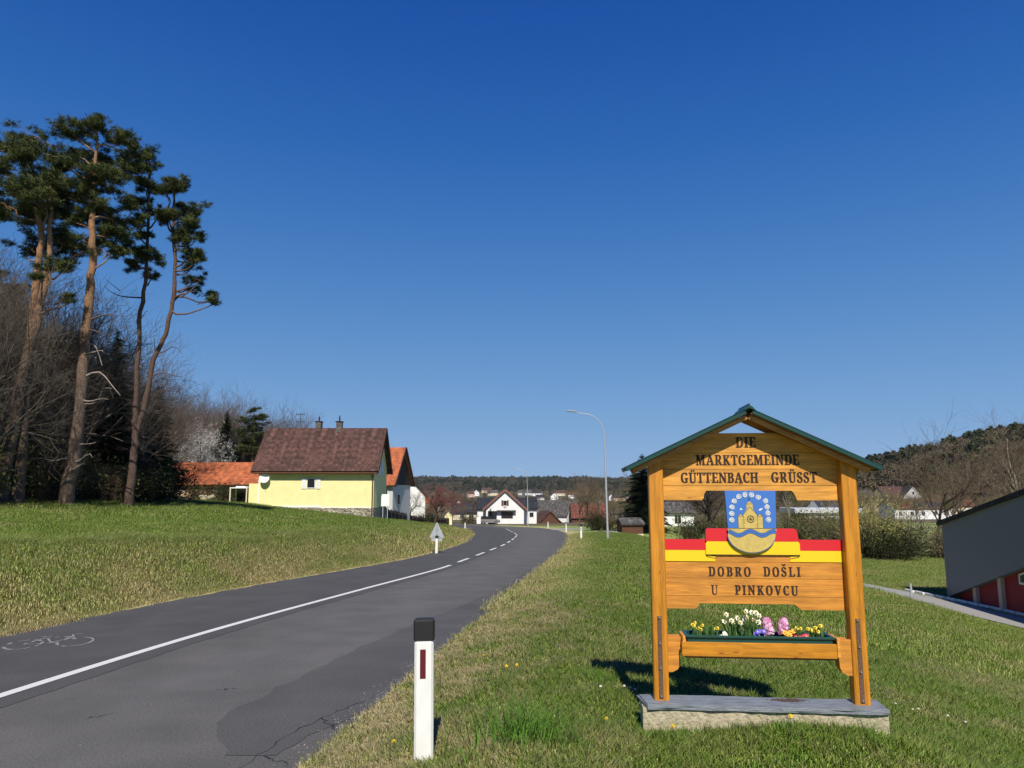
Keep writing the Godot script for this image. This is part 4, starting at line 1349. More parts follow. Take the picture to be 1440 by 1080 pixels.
var village_rays := []
func build_village() -> void:
	# [x of the picture's ray per metre ahead, distance, width, depth, wall, ridge, turn, wall material, roof material, label]
	var G := -PI / 2
	var list := [
		[-0.0476, 1120.0, 10, 9, 5, 4, G, "wall_white", "roof_grey", "white gabled house with grey roof far left of the big gable's ridge"],
		[-0.0340, 1350.0, 18, 9, 5, 4, 0.0, "wall_tan", "roof_brown", "brown-roofed farmhouse just under the far forest edge"],
		[-0.0260, 1150.0, 15, 10, 4.5, 4, 0.2, "wall_cream", "roof_grey", "cream house with a broad pale roof above the front gable's left slope"],
		[-0.0555, 1050.0, 9, 9, 5, 3.5, 0.4, "wall_pink", "roof_brown", "salmon-coloured house left of the far white gable"],
		[0.0190, 1180.0, 26, 11, 4, 4, 0.0, "wall_grey", "roof_grey", "long grey-roofed hall in the middle of the valley"],
		[0.0335, 1120.0, 15, 10, 4.5, 4.5, -0.2, "wall_white", "roof_dark", "white house with dark roof at the right end of the long grey hall"],
		[0.0372, 860.0, 9, 8, 4.5, 2.5, 0.1, "wall_white", "roof_slate", "low white house below the long grey hall"],
		[0.0562, 870.0, 9.5, 9, 5, 4, G, "wall_white", "roof_grey", "lone white gabled house in the middle of the valley"],
		[0.0640, 1130.0, 15, 9, 4.5, 4, 0.1, "wall_cream", "roof_brown", "brown-roofed house beyond the lone white gable"],
		[0.0790, 990.0, 8, 8, 5, 3.5, 0.0, "wall_white", "roof_red", "white house with red roof left of the street lamp pole"],
		[0.0810, 520.0, 6.5, 6, 3.2, 2.4, 0.2, "wall_white", "roof_grey", "pale low house just left of the tall street lamp"],
		[-0.1192, 480.0, 9, 7, 4, 3.2, 0.0, "wall_tan", "roof_orange", "orange-roofed house seen through the reddish bare tree"],
		[-0.0885, 410.0, 9, 7, 3.5, 2.6, 0.0, "wall_white", "roof_brown", "low white house behind the reddish bare tree"],
		[-0.0707, 420.0, 5.5, 5, 3.2, 2.8, G, "wall_white", "roof_slate", "narrow white gable right of the reddish bare tree"],
		[-0.0660, 225.0, 6, 6, 2.4, 2.6, 0.0, "wall_cream", "roof_slate", "slate-roofed cottage behind the small yellow hut"],
		[-0.0535, 168.0, 2.4, 4, 2.5, 0.5, 0.0, "wall_cream", "roof_dark", "cream garage at the left of the white gabled house"],
		[0.1335, 880.0, 7, 8, 5, 3, G, "wall_white", "roof_dark", "tall white gable right of the street lamp pole in the valley"],
		[0.1420, 850.0, 14, 9, 4, 4, 0.2, "wall_tan", "roof_dark", "dark-roofed house right of the street lamp in the valley"],
		[0.1180, 560.0, 4.5, 5, 3, 2.3, G, "wall_white", "roof_grey", "small white gable nearest the lamp pole's right side"],
		[0.1580, 900.0, 8, 7, 4, 3, 0.0, "wall_white", "roof_red", "white house beside the dark conifer in the valley"],
		[0.2160, 118.0, 5, 5, 2.4, 1.4, 0.0, "wall_white", "roof_grey", "white house seen through the sign's left opening"],
		[0.4170, 205.0, 7, 6, 3.5, 3.2, 0.4, "wall_grey", "roof_grey", "grey-roofed house seen through the sign's right opening"],
		[0.4290, 225.0, 5, 5, 4, 2, G, "wall_white", "roof_slate", "small white gable beside the grey roof in the sign's right opening"],
		[0.4700, 300.0, 9, 8, 4, 4.5, 0.5, "wall_tan", "roof_grey", "grey-brown roofed house just right of the sign's right post"],
		[0.5050, 320.0, 12, 8, 4, 4.5, 0.3, "wall_tan", "roof_brown", "brown-roofed farmhouse at the foot of the wooded hill"],
		[0.5300, 318.0, 8, 8, 4, 4, G, "wall_grey", "roof_dark", "dark-roofed house beside the farmhouse under the hill"],
		[0.5365, 232.0, 18, 9, 3.6, 2.6, 0.06, "wall_white", "roof_red", "long white building with red roof and dark solar panels"],
		[0.5880, 240.0, 9, 8, 4.2, 3.2, 0.0, "wall_cream", "roof_red", "cream house with red roof above the hall's left roof corner"],
	]
	for q in list:
		var z: float = q[1]
		var x: float = q[0] * z
		village_rays.append(Vector3(q[0], z, (q[2] * 0.6 + 1.0) / z))
		var wins := []
		var w: float = q[2]
		var d: float = q[3]
		if w * 1040.0 / z > 7.0:
			if absf(q[6] - G) < 0.01:
				for s in [-0.25, 0.25]: wins.append(["r", s * d, q[4] * 0.55, 1.0, 1.2])
				wins.append(["r", 0.0, q[4] + q[5] * 0.3, 0.9, 1.1])
			else:
				var n := int(clampf(w / 3.2, 1, 6))
				for k in n: wins.append(["f", (k - (n - 1) * 0.5) * w / n, q[4] * 0.55, 1.0, 1.2])
		var h := house("village_house", q[9], "house", Vector3(x, ground(x, z) - 0.2, -z), q[6], w, d, q[4], q[5], Mt[q[7]], Mt[q[8]], wins, 0.5)
		if w > 8.0: chimney(h, w * 0.2, q[4] + q[5] * 0.6, q[4] + q[5] + 0.9, -0.4, 0.6)
		if w == 18.0 and z == 232.0:
			var an := atan2(2.6, 4.5)
			for k in 6:
				var mb := MB.new()
				var dz := Vector3(0, -sin(an), cos(an))
				var nn := Vector3(0, cos(an), sin(an))
				mb.box(Vector3(-1.0 + k * 1.72, 6.2, 0) + dz * 3.3 + nn * 0.26, Vector3(1.66, 0.06, 3.2), 0.0, Basis(Vector3.RIGHT, nn, dz))
				part("solar_panel", mb, Mt.solar, h)
	# low flat building seen through the sign's right opening
	var o := thing("flat_roofed_cabin", "low white flat-roofed cabin with grey windows behind the sign's right opening", "cabin", gp(34.0, 82, 0.0))
	var mb := MB.new()
	mb.box(Vector3(0, 0.8, 0), Vector3(5.6, 2.4, 4.0))
	part("wall", mb, Mt.wall_white, o)
	mb = MB.new()
	mb.box(Vector3(-0.4, 2.28, 0.1), Vector3(7.2, 0.55, 4.6), 0.05)
	part("roof", mb, Mt.tin, o)
	for x in [-1.6, 0.0, 1.7]: window_on(o, "f", 5.6, 4.0, x, 0.95, 1.0, 1.3, Mt.white_trim)

# ---------------------------------------------------------------- trees
func tuft_mesh(n: int, len0: float, len1: float, w: float, up: float, sd: int) -> ArrayMesh:
	var r := RandomNumberGenerator.new()
	r.seed = sd
	var mb := MB.new()
	for k in n:
		var d := Vector3(r.randfn(), r.randfn() * 0.8 + up, r.randfn()).normalized()
		var side := d.cross(Vector3(r.randfn(), r.randfn(), r.randfn())).normalized() * w * 0.5
		var l := r.randf_range(len0, len1)
		var o := Vector3(r.randfn(), r.randfn() * 0.5, r.randfn()) * len0 * 0.35
		var t := r.randf_range(0.75, 1.2)
		mb.col = Color(t, t, t * 0.9)
		mb.tri_n(o - side, o + side, o + d * l, (d * 0.5 + Vector3(0, 0.6, 0) + d.cross(side).normalized() * 0.35).normalized())
	return mb.mesh()
func leaf_mesh(n: int, spread: float, size: float, sd: int) -> ArrayMesh:   # a spray of small leaves
	var r := RandomNumberGenerator.new()
	r.seed = sd
	var mb := MB.new()
	for k in n:
		var o := Vector3(r.randfn(), r.randfn(), r.randfn()) * spread * 0.5
		var a := Vector3(r.randfn(), r.randfn(), r.randfn()).normalized()
		var b := a.cross(Vector3(r.randfn(), r.randfn(), r.randfn())).normalized()
		var s := size * r.randf_range(0.6, 1.3)
		var t := r.randf_range(0.75, 1.25)
		mb.col = Color(t, t, t)
		var i := mb.v.size()
		var nn := (a.cross(b) + Vector3(0, 0.4, 0)).normalized()
		mb.tri_n(o - a * s, o + b * s * 0.5, o + a * s, nn)
		mb.tri_n(o - a * s, o + a * s, o - b * s * 0.5, nn)
	return mb.mesh()
func trunk_tube(mb: MB, pts: Array, sides: int, c0: Color, c1: Color, h0: float, h1: float) -> void:   # [x, y, z, r] rows, coloured by height
	var p := PackedVector3Array()
	var rd := PackedFloat32Array()
	for k in pts.size() - 1:
		for j in 5:
			var t := j / 5.0
			var a := Vector3(pts[k][0], pts[k][1], pts[k][2])
			var b := Vector3(pts[k + 1][0], pts[k + 1][1], pts[k + 1][2])
			p.append(a.lerp(b, t) + (Vector3(rng.randfn(), 0, rng.randfn()) * 0.025 if k + j > 0 else Vector3.ZERO))
			rd.append(lerpf(pts[k][3], pts[k + 1][3], t) * rng.randf_range(0.94, 1.06))
	var e: Array = pts[pts.size() - 1]
	p.append(Vector3(e[0], e[1], e[2])); rd.append(e[3])
	var i0 := mb.v.size()
	mb.tube(p, rd, sides)
	for k in range(i0, mb.v.size()):
		mb.c[k] = c0.lerp(c1, ss(h0, h1, mb.v[k].y))
func limb(mb: MB, a: Vector3, b: Vector3, r0: float, r1: float, sag: float, sides := 5) -> void:
	var p := PackedVector3Array()
	var rd := PackedFloat32Array()
	var j := Vector3(rng.randfn(), rng.randfn(), rng.randfn()) * a.distance_to(b) * 0.06
	for k in 6:
		var t := k / 5.0
		p.append(a.lerp(b, t) + Vector3(0, -sag * sin(PI * t), 0) + j * sin(TAU * t))
		rd.append(lerpf(r0, r1, t))
	mb.tube(p, rd, sides)
const BARK_LOW := Color(0.150, 0.105, 0.080)
const BARK_TOP := Color(0.34, 0.19, 0.105)
var tuft: ArrayMesh
func trunk_at(pts: Array, y: float) -> Vector3:
	for k in pts.size() - 1:
		if y <= pts[k + 1][1]:
			var t: float = clampf((y - pts[k][1]) / (pts[k + 1][1] - pts[k][1]), 0, 1)
			return Vector3(pts[k][0], pts[k][1], pts[k][2]).lerp(Vector3(pts[k + 1][0], pts[k + 1][1], pts[k + 1][2]), t)
	var e: Array = pts[pts.size() - 1]
	return Vector3(e[0], e[1], e[2])
func pine(label: String, at: Vector3, stems: Array, pads: Array, dead: Array, seed0: int, low := BARK_LOW, topc := BARK_TOP) -> Node3D:
	rng.seed = seed0
	var o := thing("scots_pine", label, "pine tree", at, 0.0)
	for st in stems:
		var mb := MB.new()
		trunk_tube(mb, st.t, 10, low, topc, 5.0, 10.5)
		part("trunk", mb, Mt.bark, o)
	var xs := []
	var cols := PackedColorArray()
	var br := MB.new()
	br.col = low.lerp(topc, 0.4)
	for q in pads:
		var st: Array = stems[int(q[3]) if q.size() > 3 else 0].t
		var c := Vector3(q[0], q[1], rng.randf_range(-1.2, 1.2))
		var from := trunk_at(st, q[1] - rng.randf_range(0.3, 1.1))
		if from.distance_to(c) < 0.8: c.z += 0.9 * signf(rng.randfn())
		limb(br, from, c + Vector3(0, -0.15, 0), 0.065, 0.02, rng.randf_range(-0.1, 0.3), 5)
		var rr: float = q[2]
		for k in 7:
			var e := c + Vector3(rng.randfn() * rr * 0.55, rng.randfn() * rr * 0.28, rng.randfn() * rr * 0.6)
			limb(br, c.lerp(from, 0.15 + 0.3 * rng.randf()), e, 0.022, 0.008, -0.05, 3)
		rr *= 1.15
		for w in int(13 * pow(rr / 0.65, 1.6)) + 2:   # flat sprays at the twig ends, open sky between them
			var g := c + Vector3(rng.randfn() * rr * 0.55, rng.randfn() * rr * 0.30, rng.randfn() * rr * 0.6)
			var gr := rr * rng.randf_range(0.22, 0.42)
			var tone := rng.randf()
			for k in int(15.0 * gr / 0.22):
				var d := Vector3(rng.randfn() * 0.62, rng.randfn() * 0.22, rng.randfn() * 0.62) * gr
				var s := rng.randf_range(0.65, 1.15)
				xs.append(Transform3D(Basis(Vector3(rng.randfn(), rng.randfn() * 2.0, rng.randfn()).normalized(), rng.randf() * 0.9).scaled(Vector3.ONE * s).rotated(Vector3.UP, rng.randf() * TAU), g + d))
				var t := clampf(tone * 0.7 + rng.randf() * 0.3, 0.0, 1.0)
				cols.append(Color(0.040, 0.062, 0.022).lerp(Color(0.120, 0.138, 0.046), t))
	part("branch", br, Mt.twig, o)
	bake("crown", tuft, Mt.needle, xs, cols, o)
	for q in dead:   # bare dead branches
		var db := MB.new()
		db.col = Color(0.34, 0.29, 0.25) if q.size() < 7 else Color(0.13, 0.10, 0.085)
		var a: Vector3 = trunk_at(stems[0].t, q[0])
		if q.size() > 7: a = trunk_at(stems[int(q[7])].t, q[0])
		limb(db, a, a + Vector3(q[1], q[2], q[3]), q[4], 0.012, q[5], 6)
		if absf(q[1]) > 1.0: limb(db, a + Vector3(q[1], q[2], q[3]) * 0.6, a + Vector3(q[1] * 0.9, q[2] + 0.3, q[3] + 0.3), 0.02, 0.006, 0.0, 4)
		part("dead_branch", db, Mt.twig, o)
	return o
func build_pines() -> void:
	tuft = tuft_mesh(24, 0.13, 0.24, 0.022, 0.5, 3)
	var ta := [[0, -0.6, 0, 0.40], [0.06, 0.6, 0, 0.32], [0.34, 3.62, 0, 0.26], [0.34, 6.95, 0.05, 0.225], [0.40, 10.37, 0.1, 0.185], [0.34, 12.29, 0.1, 0.16], [0.07, 14.25, 0, 0.13], [0.02, 18.2, 0, 0.04]]
	pine("tallest pine with straight orange-topped trunk and pale dead branches at the meadow edge", gp(-20.3, 34, 0.0), [{"t": ta}],
		[[-0.02, 18.33, 0.65], [0.88, 17.88, 0.65], [-1.21, 17.96, 0.65], [-0.43, 16.96, 0.78], [1.15, 16.71, 0.65], [-1.5, 16.6, 0.78], [-2.4, 17.2, 0.55], [0.71, 15.62, 0.78], [-0.64, 15.4, 0.85], [-1.66, 15.26, 0.78], [0.14, 14.25, 0.78], [-0.99, 13.82, 0.78], [0.64, 13.11, 0.72], [-0.35, 12.65, 0.72], [1.16, 12.05, 0.5], [-1.3, 12.4, 0.5], [1.5, 14.6, 0.5], [-1.9, 14.2, 0.6]],
		[[8.6, 2.0, 0.1, 0.4, 0.05, -0.2, 1], [8.1, 1.2, -0.3, 0.5, 0.04, -0.1, 1], [7.4, 1.1, -1.0, 0.4, 0.05, -0.5], [5.9, 2.1, -0.9, 0.5, 0.055, -0.6], [7.1, 1.2, -0.1, 0.6, 0.035, 0.0], [4.9, 1.7, -0.1, 0.7, 0.045, 0.05], [4.6, 1.0, 0.1, 0.5, 0.04, 0.0], [2.75, 1.25, 0.1, 0.6, 0.055, 0.0], [2.15, 1.1, 0.05, 0.4, 0.05, 0.0], [1.7, 0.9, 0.15, 0.6, 0.055, 0.0], [2.1, -0.9, 0.0, 0.5, 0.04, 0.0], [9.4, 0.5, 0.15, 0.1, 0.03, 0.0, 1], [9.0, -0.45, 0.2, 0.1, 0.03, 0.0, 1]], 101, Color(0.19, 0.135, 0.105))
	pine("left pine with two close upright trunks at the photo's left edge", gp(-21.2, 32, 0.0), [{"t": [[0, -0.6, 0, 0.32], [-0.02, 4.29, 0, 0.22], [-0.05, 8.1, 0, 0.18], [-0.01, 10.38, 0, 0.15], [0.05, 11.54, 0, 0.14], [-0.7, 15.3, 0, 0.05]]}, {"t": [[-0.35, -0.6, 0.5, 0.30], [-0.1, 4.2, 0.4, 0.24], [0.2, 7.5, 0.2, 0.19], [0.37, 9.4, 0.1, 0.16], [0.46, 11.21, 0, 0.12], [0.2, 14.3, 0, 0.04]]}],
		[[-0.75, 15.61, 0.74], [-1.45, 14.41, 0.74], [-0.04, 13.9, 0.74], [-0.83, 13.05, 0.74], [0.24, 12.21, 0.62, 1], [-0.94, 11.78, 0.55], [1.05, 9.89, 0.40, 1], [1.51, 9.01, 0.33, 1], [0.48, 10.98, 0.48, 1], [0.5, 13.2, 0.6, 1], [-1.6, 13.1, 0.5], [0.9, 10.6, 0.4, 1], [-0.1, 15.0, 0.6]],
		[[9.4, -0.5, 0.25, 0.1, 0.03, 0.0, 1], [8.9, -0.5, 0.3, 0.1, 0.03, 0.0, 1], [8.3, -0.4, 0.2, 0.2, 0.03, 0.0, 1]], 102)
	pine("slim forked pine with two dark stems and open crowns nearest the yellow house", gp(-19.45, 38, 0.0), [{"t": [[0, -0.6, 0, 0.28], [0.03, 1.0, 0, 0.22], [0.07, 2.6, 0, 0.19], [0.05, 4.1, 0, 0.17], [0.02, 5.6, 0.1, 0.135], [-0.02, 9.59, 0.15, 0.11], [0.07, 12.3, 0.1, 0.095], [-0.08, 15.45, 0, 0.07], [-0.19, 18.5, 0, 0.03]]}, {"t": [[0.06, 3.6, 0.0, 0.15], [0.40, 5.1, -0.1, 0.14], [0.66, 7.69, -0.2, 0.125], [1.2, 9.0, -0.2, 0.115], [1.54, 11.13, -0.1, 0.105], [1.55, 12.69, 0, 0.09], [1.31, 14.66, 0, 0.08], [1.24, 17.4, 0, 0.03]]}],
		[[-0.21, 18.52, 0.55], [0.4, 18.0, 0.5], [-0.79, 17.87, 0.5], [0.05, 16.98, 0.62], [-0.83, 16.34, 0.55], [0.28, 15.77, 0.48], [-1.14, 15.37, 0.48], [-0.3, 14.34, 0.42], [-0.05, 13.2, 0.62], [-0.8, 12.9, 0.5], [0.75, 12.9, 0.52], [0.15, 12.3, 0.40],
		[1.16, 17.45, 0.46, 1], [1.67, 16.82, 0.48, 1], [1.0, 16.58, 0.45, 1], [2.03, 16.01, 0.44, 1], [1.54, 15.22, 0.5, 1], [2.5, 14.82, 0.46, 1], [1.1, 14.98, 0.4, 1], [2.07, 14.18, 0.46, 1], [2.49, 13.39, 0.4, 1], [2.91, 12.85, 0.4, 1], [2.35, 12.06, 0.34, 1], [3.15, 11.36, 0.32, 1], [3.71, 10.85, 0.33, 1], [1.5, 16.2, 0.45, 1], [2.1, 15.3, 0.42, 1], [1.1, 16.0, 0.4, 1], [2.7, 14.1, 0.4, 1], [1.8, 14.5, 0.42, 1], [1.9, 13.5, 0.4, 1], [2.3, 12.7, 0.36, 1], [2.0, 11.7, 0.30, 1], [2.9, 11.9, 0.3, 1]],
		[[10.9, -1.9, 0.55, 0.3, 0.05, 0.25, 1], [8.0, 1.5, -0.1, 0.3, 0.04, -0.3, 1, 1], [6.6, 1.8, 0.1, 0.3, 0.045, -0.25, 1, 1], [11.1, 1.2, 0.15, 0.2, 0.05, 0.1, 1, 1], [9.8, 0.35, 0.4, 0.0, 0.02, 0.0, 1], [7.9, -0.1, 0.9, 0.1, 0.025, 0.0, 1, 1]], 103, Color(0.125, 0.085, 0.068), Color(0.16, 0.10, 0.075))
	pine("pine crown reaching in over the left edge of the picture", gp(-26.6, 36, 0.0), [{"t": [[0, -0.6, 0, 0.30], [0.1, 6, 0, 0.24], [0.1, 12, 0, 0.17], [0.0, 17.8, 0, 0.05]]}],
		[[0.1, 18.35, 0.62], [0.55, 17.75, 0.48], [0.4, 16.9, 0.62], [-0.4, 17.5, 0.69], [-0.4, 16.2, 0.76], [0.75, 15.4, 0.5], [0.1, 14.7, 0.62], [0.7, 14.2, 0.42], [-0.8, 15.0, 0.7], [-1.2, 16.6, 0.7]], [], 104)
	pine("low dark pine behind the left pine's trunks", gp(-29.8, 42, 0.0), [{"t": [[0, -0.6, 0, 0.26], [0.1, 5, 0, 0.2], [0.0, 12.2, 0, 0.05]]}],
		[[0.0, 12.4, 0.6], [0.6, 11.6, 0.7], [-0.6, 11.3, 0.7], [0.5, 10.4, 0.75], [-0.4, 10.0, 0.7], [0.8, 9.2, 0.7], [-0.5, 8.6, 0.7], [0.3, 8.0, 0.7], [0.9, 7.2, 0.6]], [], 105)

# a bare broadleaved tree: [trunk and main limbs, twigs]
func grow(tr: MB, cr: MB, r: RandomNumberGenerator, p: Vector3, d: Vector3, l: float, rad: float, lvl: int, last: int, spread: float, up: float) -> void:
	var n := 4 if lvl < 3 else 2
	var pts := PackedVector3Array([p])
	var rd := PackedFloat32Array([rad])
	var dd := d
	for k in n:
		dd = (dd + Vector3(r.randfn(), r.randfn() + up * 0.6, r.randfn()) * (0.11 if lvl < 2 else 0.16)).normalized()
		pts.append(pts[k] + dd * l / n)
		rd.append(maxf(lerpf(rad, rad * 0.55, (k + 1.0) / n), 0.006))
	(tr if lvl <= 1 else cr).tube(pts, rd, [7, 5, 4, 3, 3, 3, 3][lvl])
	if lvl >= last: return
	var kids: int = [7, 5, 4, 4, 3, 3, 3][lvl]
	for k in kids:
		var t := lerpf(0.38 if lvl == 0 else 0.25, 1.0, (k + r.randf() * 0.7) / kids)
		var f := clampf(t, 0.0, 0.999) * n
		var at := pts[int(f)].lerp(pts[int(f) + 1], f - int(f))
		var ax := dd.cross(Vector3(r.randfn(), r.randfn(), r.randfn())).normalized()
		var nd := dd.rotated(ax, r.randf_range(0.45, 1.0) * spread)
		nd = (nd + Vector3(0, up * 0.35, 0)).normalized()
		var kl := l * r.randf_range(0.52, 0.80) * (1.15 - 0.45 * t if lvl == 0 else 1.0)
		grow(tr, cr, r, at, nd, kl, maxf(rad * lerpf(0.55, 0.40, t), 0.007), lvl + 1, last, spread, up)
func bare_tree(called: String, label: String, cat: String, at: Vector3, sd: int, h: float, rad: float, last: int, spread: float, up: float, bark: Color, twig: Color, first := 0.5, group := "") -> Node3D:
	var r := RandomNumberGenerator.new()
	r.seed = sd
	var tr := MB.new()
	var cr := MB.new()
	tr.col = bark
	cr.col = twig
	grow(tr, cr, r, Vector3(0, -0.2, 0), Vector3(0.04 * r.randfn(), 1, 0.04 * r.randfn()).normalized(), h * first, rad, 0, last, spread, up)
	var o := thing(called, label, cat, at, 0.0, group)
	part("trunk", tr, Mt.twig, o)
	part("crown", cr, Mt.twig, o)
	return o
func shrub(called: String, label: String, at: Vector3, w: float, h: float, stems: int, twig: Color, leaf_a: Color, leaf_b: Color, leaves: int, size: float, sd: int, cat := "shrub", group := "", boxy := false) -> Node3D:
	var r := RandomNumberGenerator.new()
	r.seed = sd
	var o := thing(called, label, cat, at, 0.0, group)
	var mb := MB.new()
	mb.col = twig
	var tips := []
	for k in stems:
		var a := r.randf() * TAU
		var b := Vector3(cos(a), 0, sin(a)) * w * 0.22 * r.randf()
		var q := sqrt(r.randf())
		var e := Vector3(cos(a) * w * 0.5 * q, h * (0.45 + 0.55 * r.randf()) * (1.0 - 0.35 * q * q), sin(a) * w * 0.5 * q)
		var p := PackedVector3Array()
		var rd := PackedFloat32Array()
		for j in 5:
			var t := j / 4.0
			p.append(b.lerp(e, t) + Vector3(0, h * 0.12 * sin(PI * t), 0) + Vector3(r.randfn(), r.randfn(), r.randfn()) * 0.04 * w * t)
			rd.append(lerpf(0.022, 0.006, t) * (0.6 + 0.25 * h))
			if j > 0: tips.append(p[j])
		mb.tube(p, rd, 3)
		for j in 5:
			var s := p[1 + r.randi() % 3]
			var e2: Vector3 = s + Vector3(r.randfn(), absf(r.randfn()) * 0.9, r.randfn()) * w * 0.13
			mb.tube(PackedVector3Array([s, s.lerp(e2, 0.5) + Vector3(r.randfn(), r.randfn(), r.randfn()) * 0.03 * w, e2]), PackedFloat32Array([0.012, 0.009, 0.005]), 3)
			tips.append(e2)
	part("stem", mb, Mt.twig, o)
	if leaves > 0:
		var xs := []
		var cols := PackedColorArray()
		for k in leaves:
			var t: Vector3 = tips[r.randi() % tips.size()]
			t += Vector3(r.randfn(), r.randfn(), r.randfn()) * 0.07 * w
			if boxy: t = Vector3(r.randf_range(-0.5, 0.5) * w, r.randf() * h, r.randf_range(-0.5, 0.5) * 1.0)
			xs.append(Transform3D(Basis(Vector3(r.randfn(), r.randfn(), r.randfn()).normalized(), r.randf() * TAU).scaled(Vector3.ONE * r.randf_range(0.7, 1.3) * size), t))
			cols.append(leaf_a.lerp(leaf_b, r.randf()))
		bake("foliage", spray, Mt.leaf, xs, cols, o)
	return o
var spray: ArrayMesh
var frond: ArrayMesh
func frond_mesh() -> ArrayMesh:
	var r := RandomNumberGenerator.new()
	r.seed = 8
	var mb := MB.new()
	for k in 34:
		var t := k / 33.0
		for s in [-1.0, 1.0]:
			var o := Vector3(t, -0.12 * t * t, 0)
			var l := 0.34 * (1.0 - 0.75 * t) * r.randf_range(0.7, 1.2)
			var e := o + Vector3(l * 0.7, -0.10 * l - r.randf() * 0.08, s * l)
			var c := r.randf_range(0.7, 1.25)
			mb.col = Color(c, c, c)
			mb.tri_n(o - Vector3(0.022, 0, 0), o + Vector3(0.022, 0, 0), e, Vector3(r.randfn() * 0.4, 1, s * 0.4 + r.randfn() * 0.3).normalized())
	return mb.mesh()
func spruce(label: String, at: Vector3, h: float, w: float, ca: Color, cb: Color, sd: int, group := "") -> Node3D:
	var r := RandomNumberGenerator.new()
	r.seed = sd
	var o := thing("spruce", label, "conifer", at, 0.0, group)
	var mb := MB.new()
	mb.col = Color(0.09, 0.065, 0.05)
	mb.tube(PackedVector3Array([Vector3(0, -0.3, 0), Vector3(0.05, h * 0.5, 0), Vector3(0, h * 0.99, 0)]), PackedFloat32Array([0.17, 0.1, 0.02]), 7)
	part("trunk", mb, Mt.twig, o)
	var xs := []
	var cols := PackedColorArray()
	var y := 0.3
	while y < h:
		var t := y / h
		var l := w * 0.5 * pow(1.0 - t, 0.8) * r.randf_range(0.75, 1.12) + 0.12
		var n := 17
		for k in n:
			var a := TAU * (k + r.randf()) / n
			var ll := l * r.randf_range(0.7, 1.15)
			xs.append(Transform3D(Basis(Vector3.UP, a) * Basis(Vector3(0, 0, 1), 0.35 * t - 0.15 + r.randfn() * 0.12) * Basis(Vector3.RIGHT, r.randfn() * 0.3) * Basis.from_scale(Vector3(ll, ll, ll * 1.1)), Vector3(0, y + r.randf() * 0.2, 0)))
			cols.append(ca.lerp(cb, r.randf()))
		y += lerpf(0.30, 0.17, t)
	bake("crown", frond, Mt.needle, xs, cols, o)
	return o
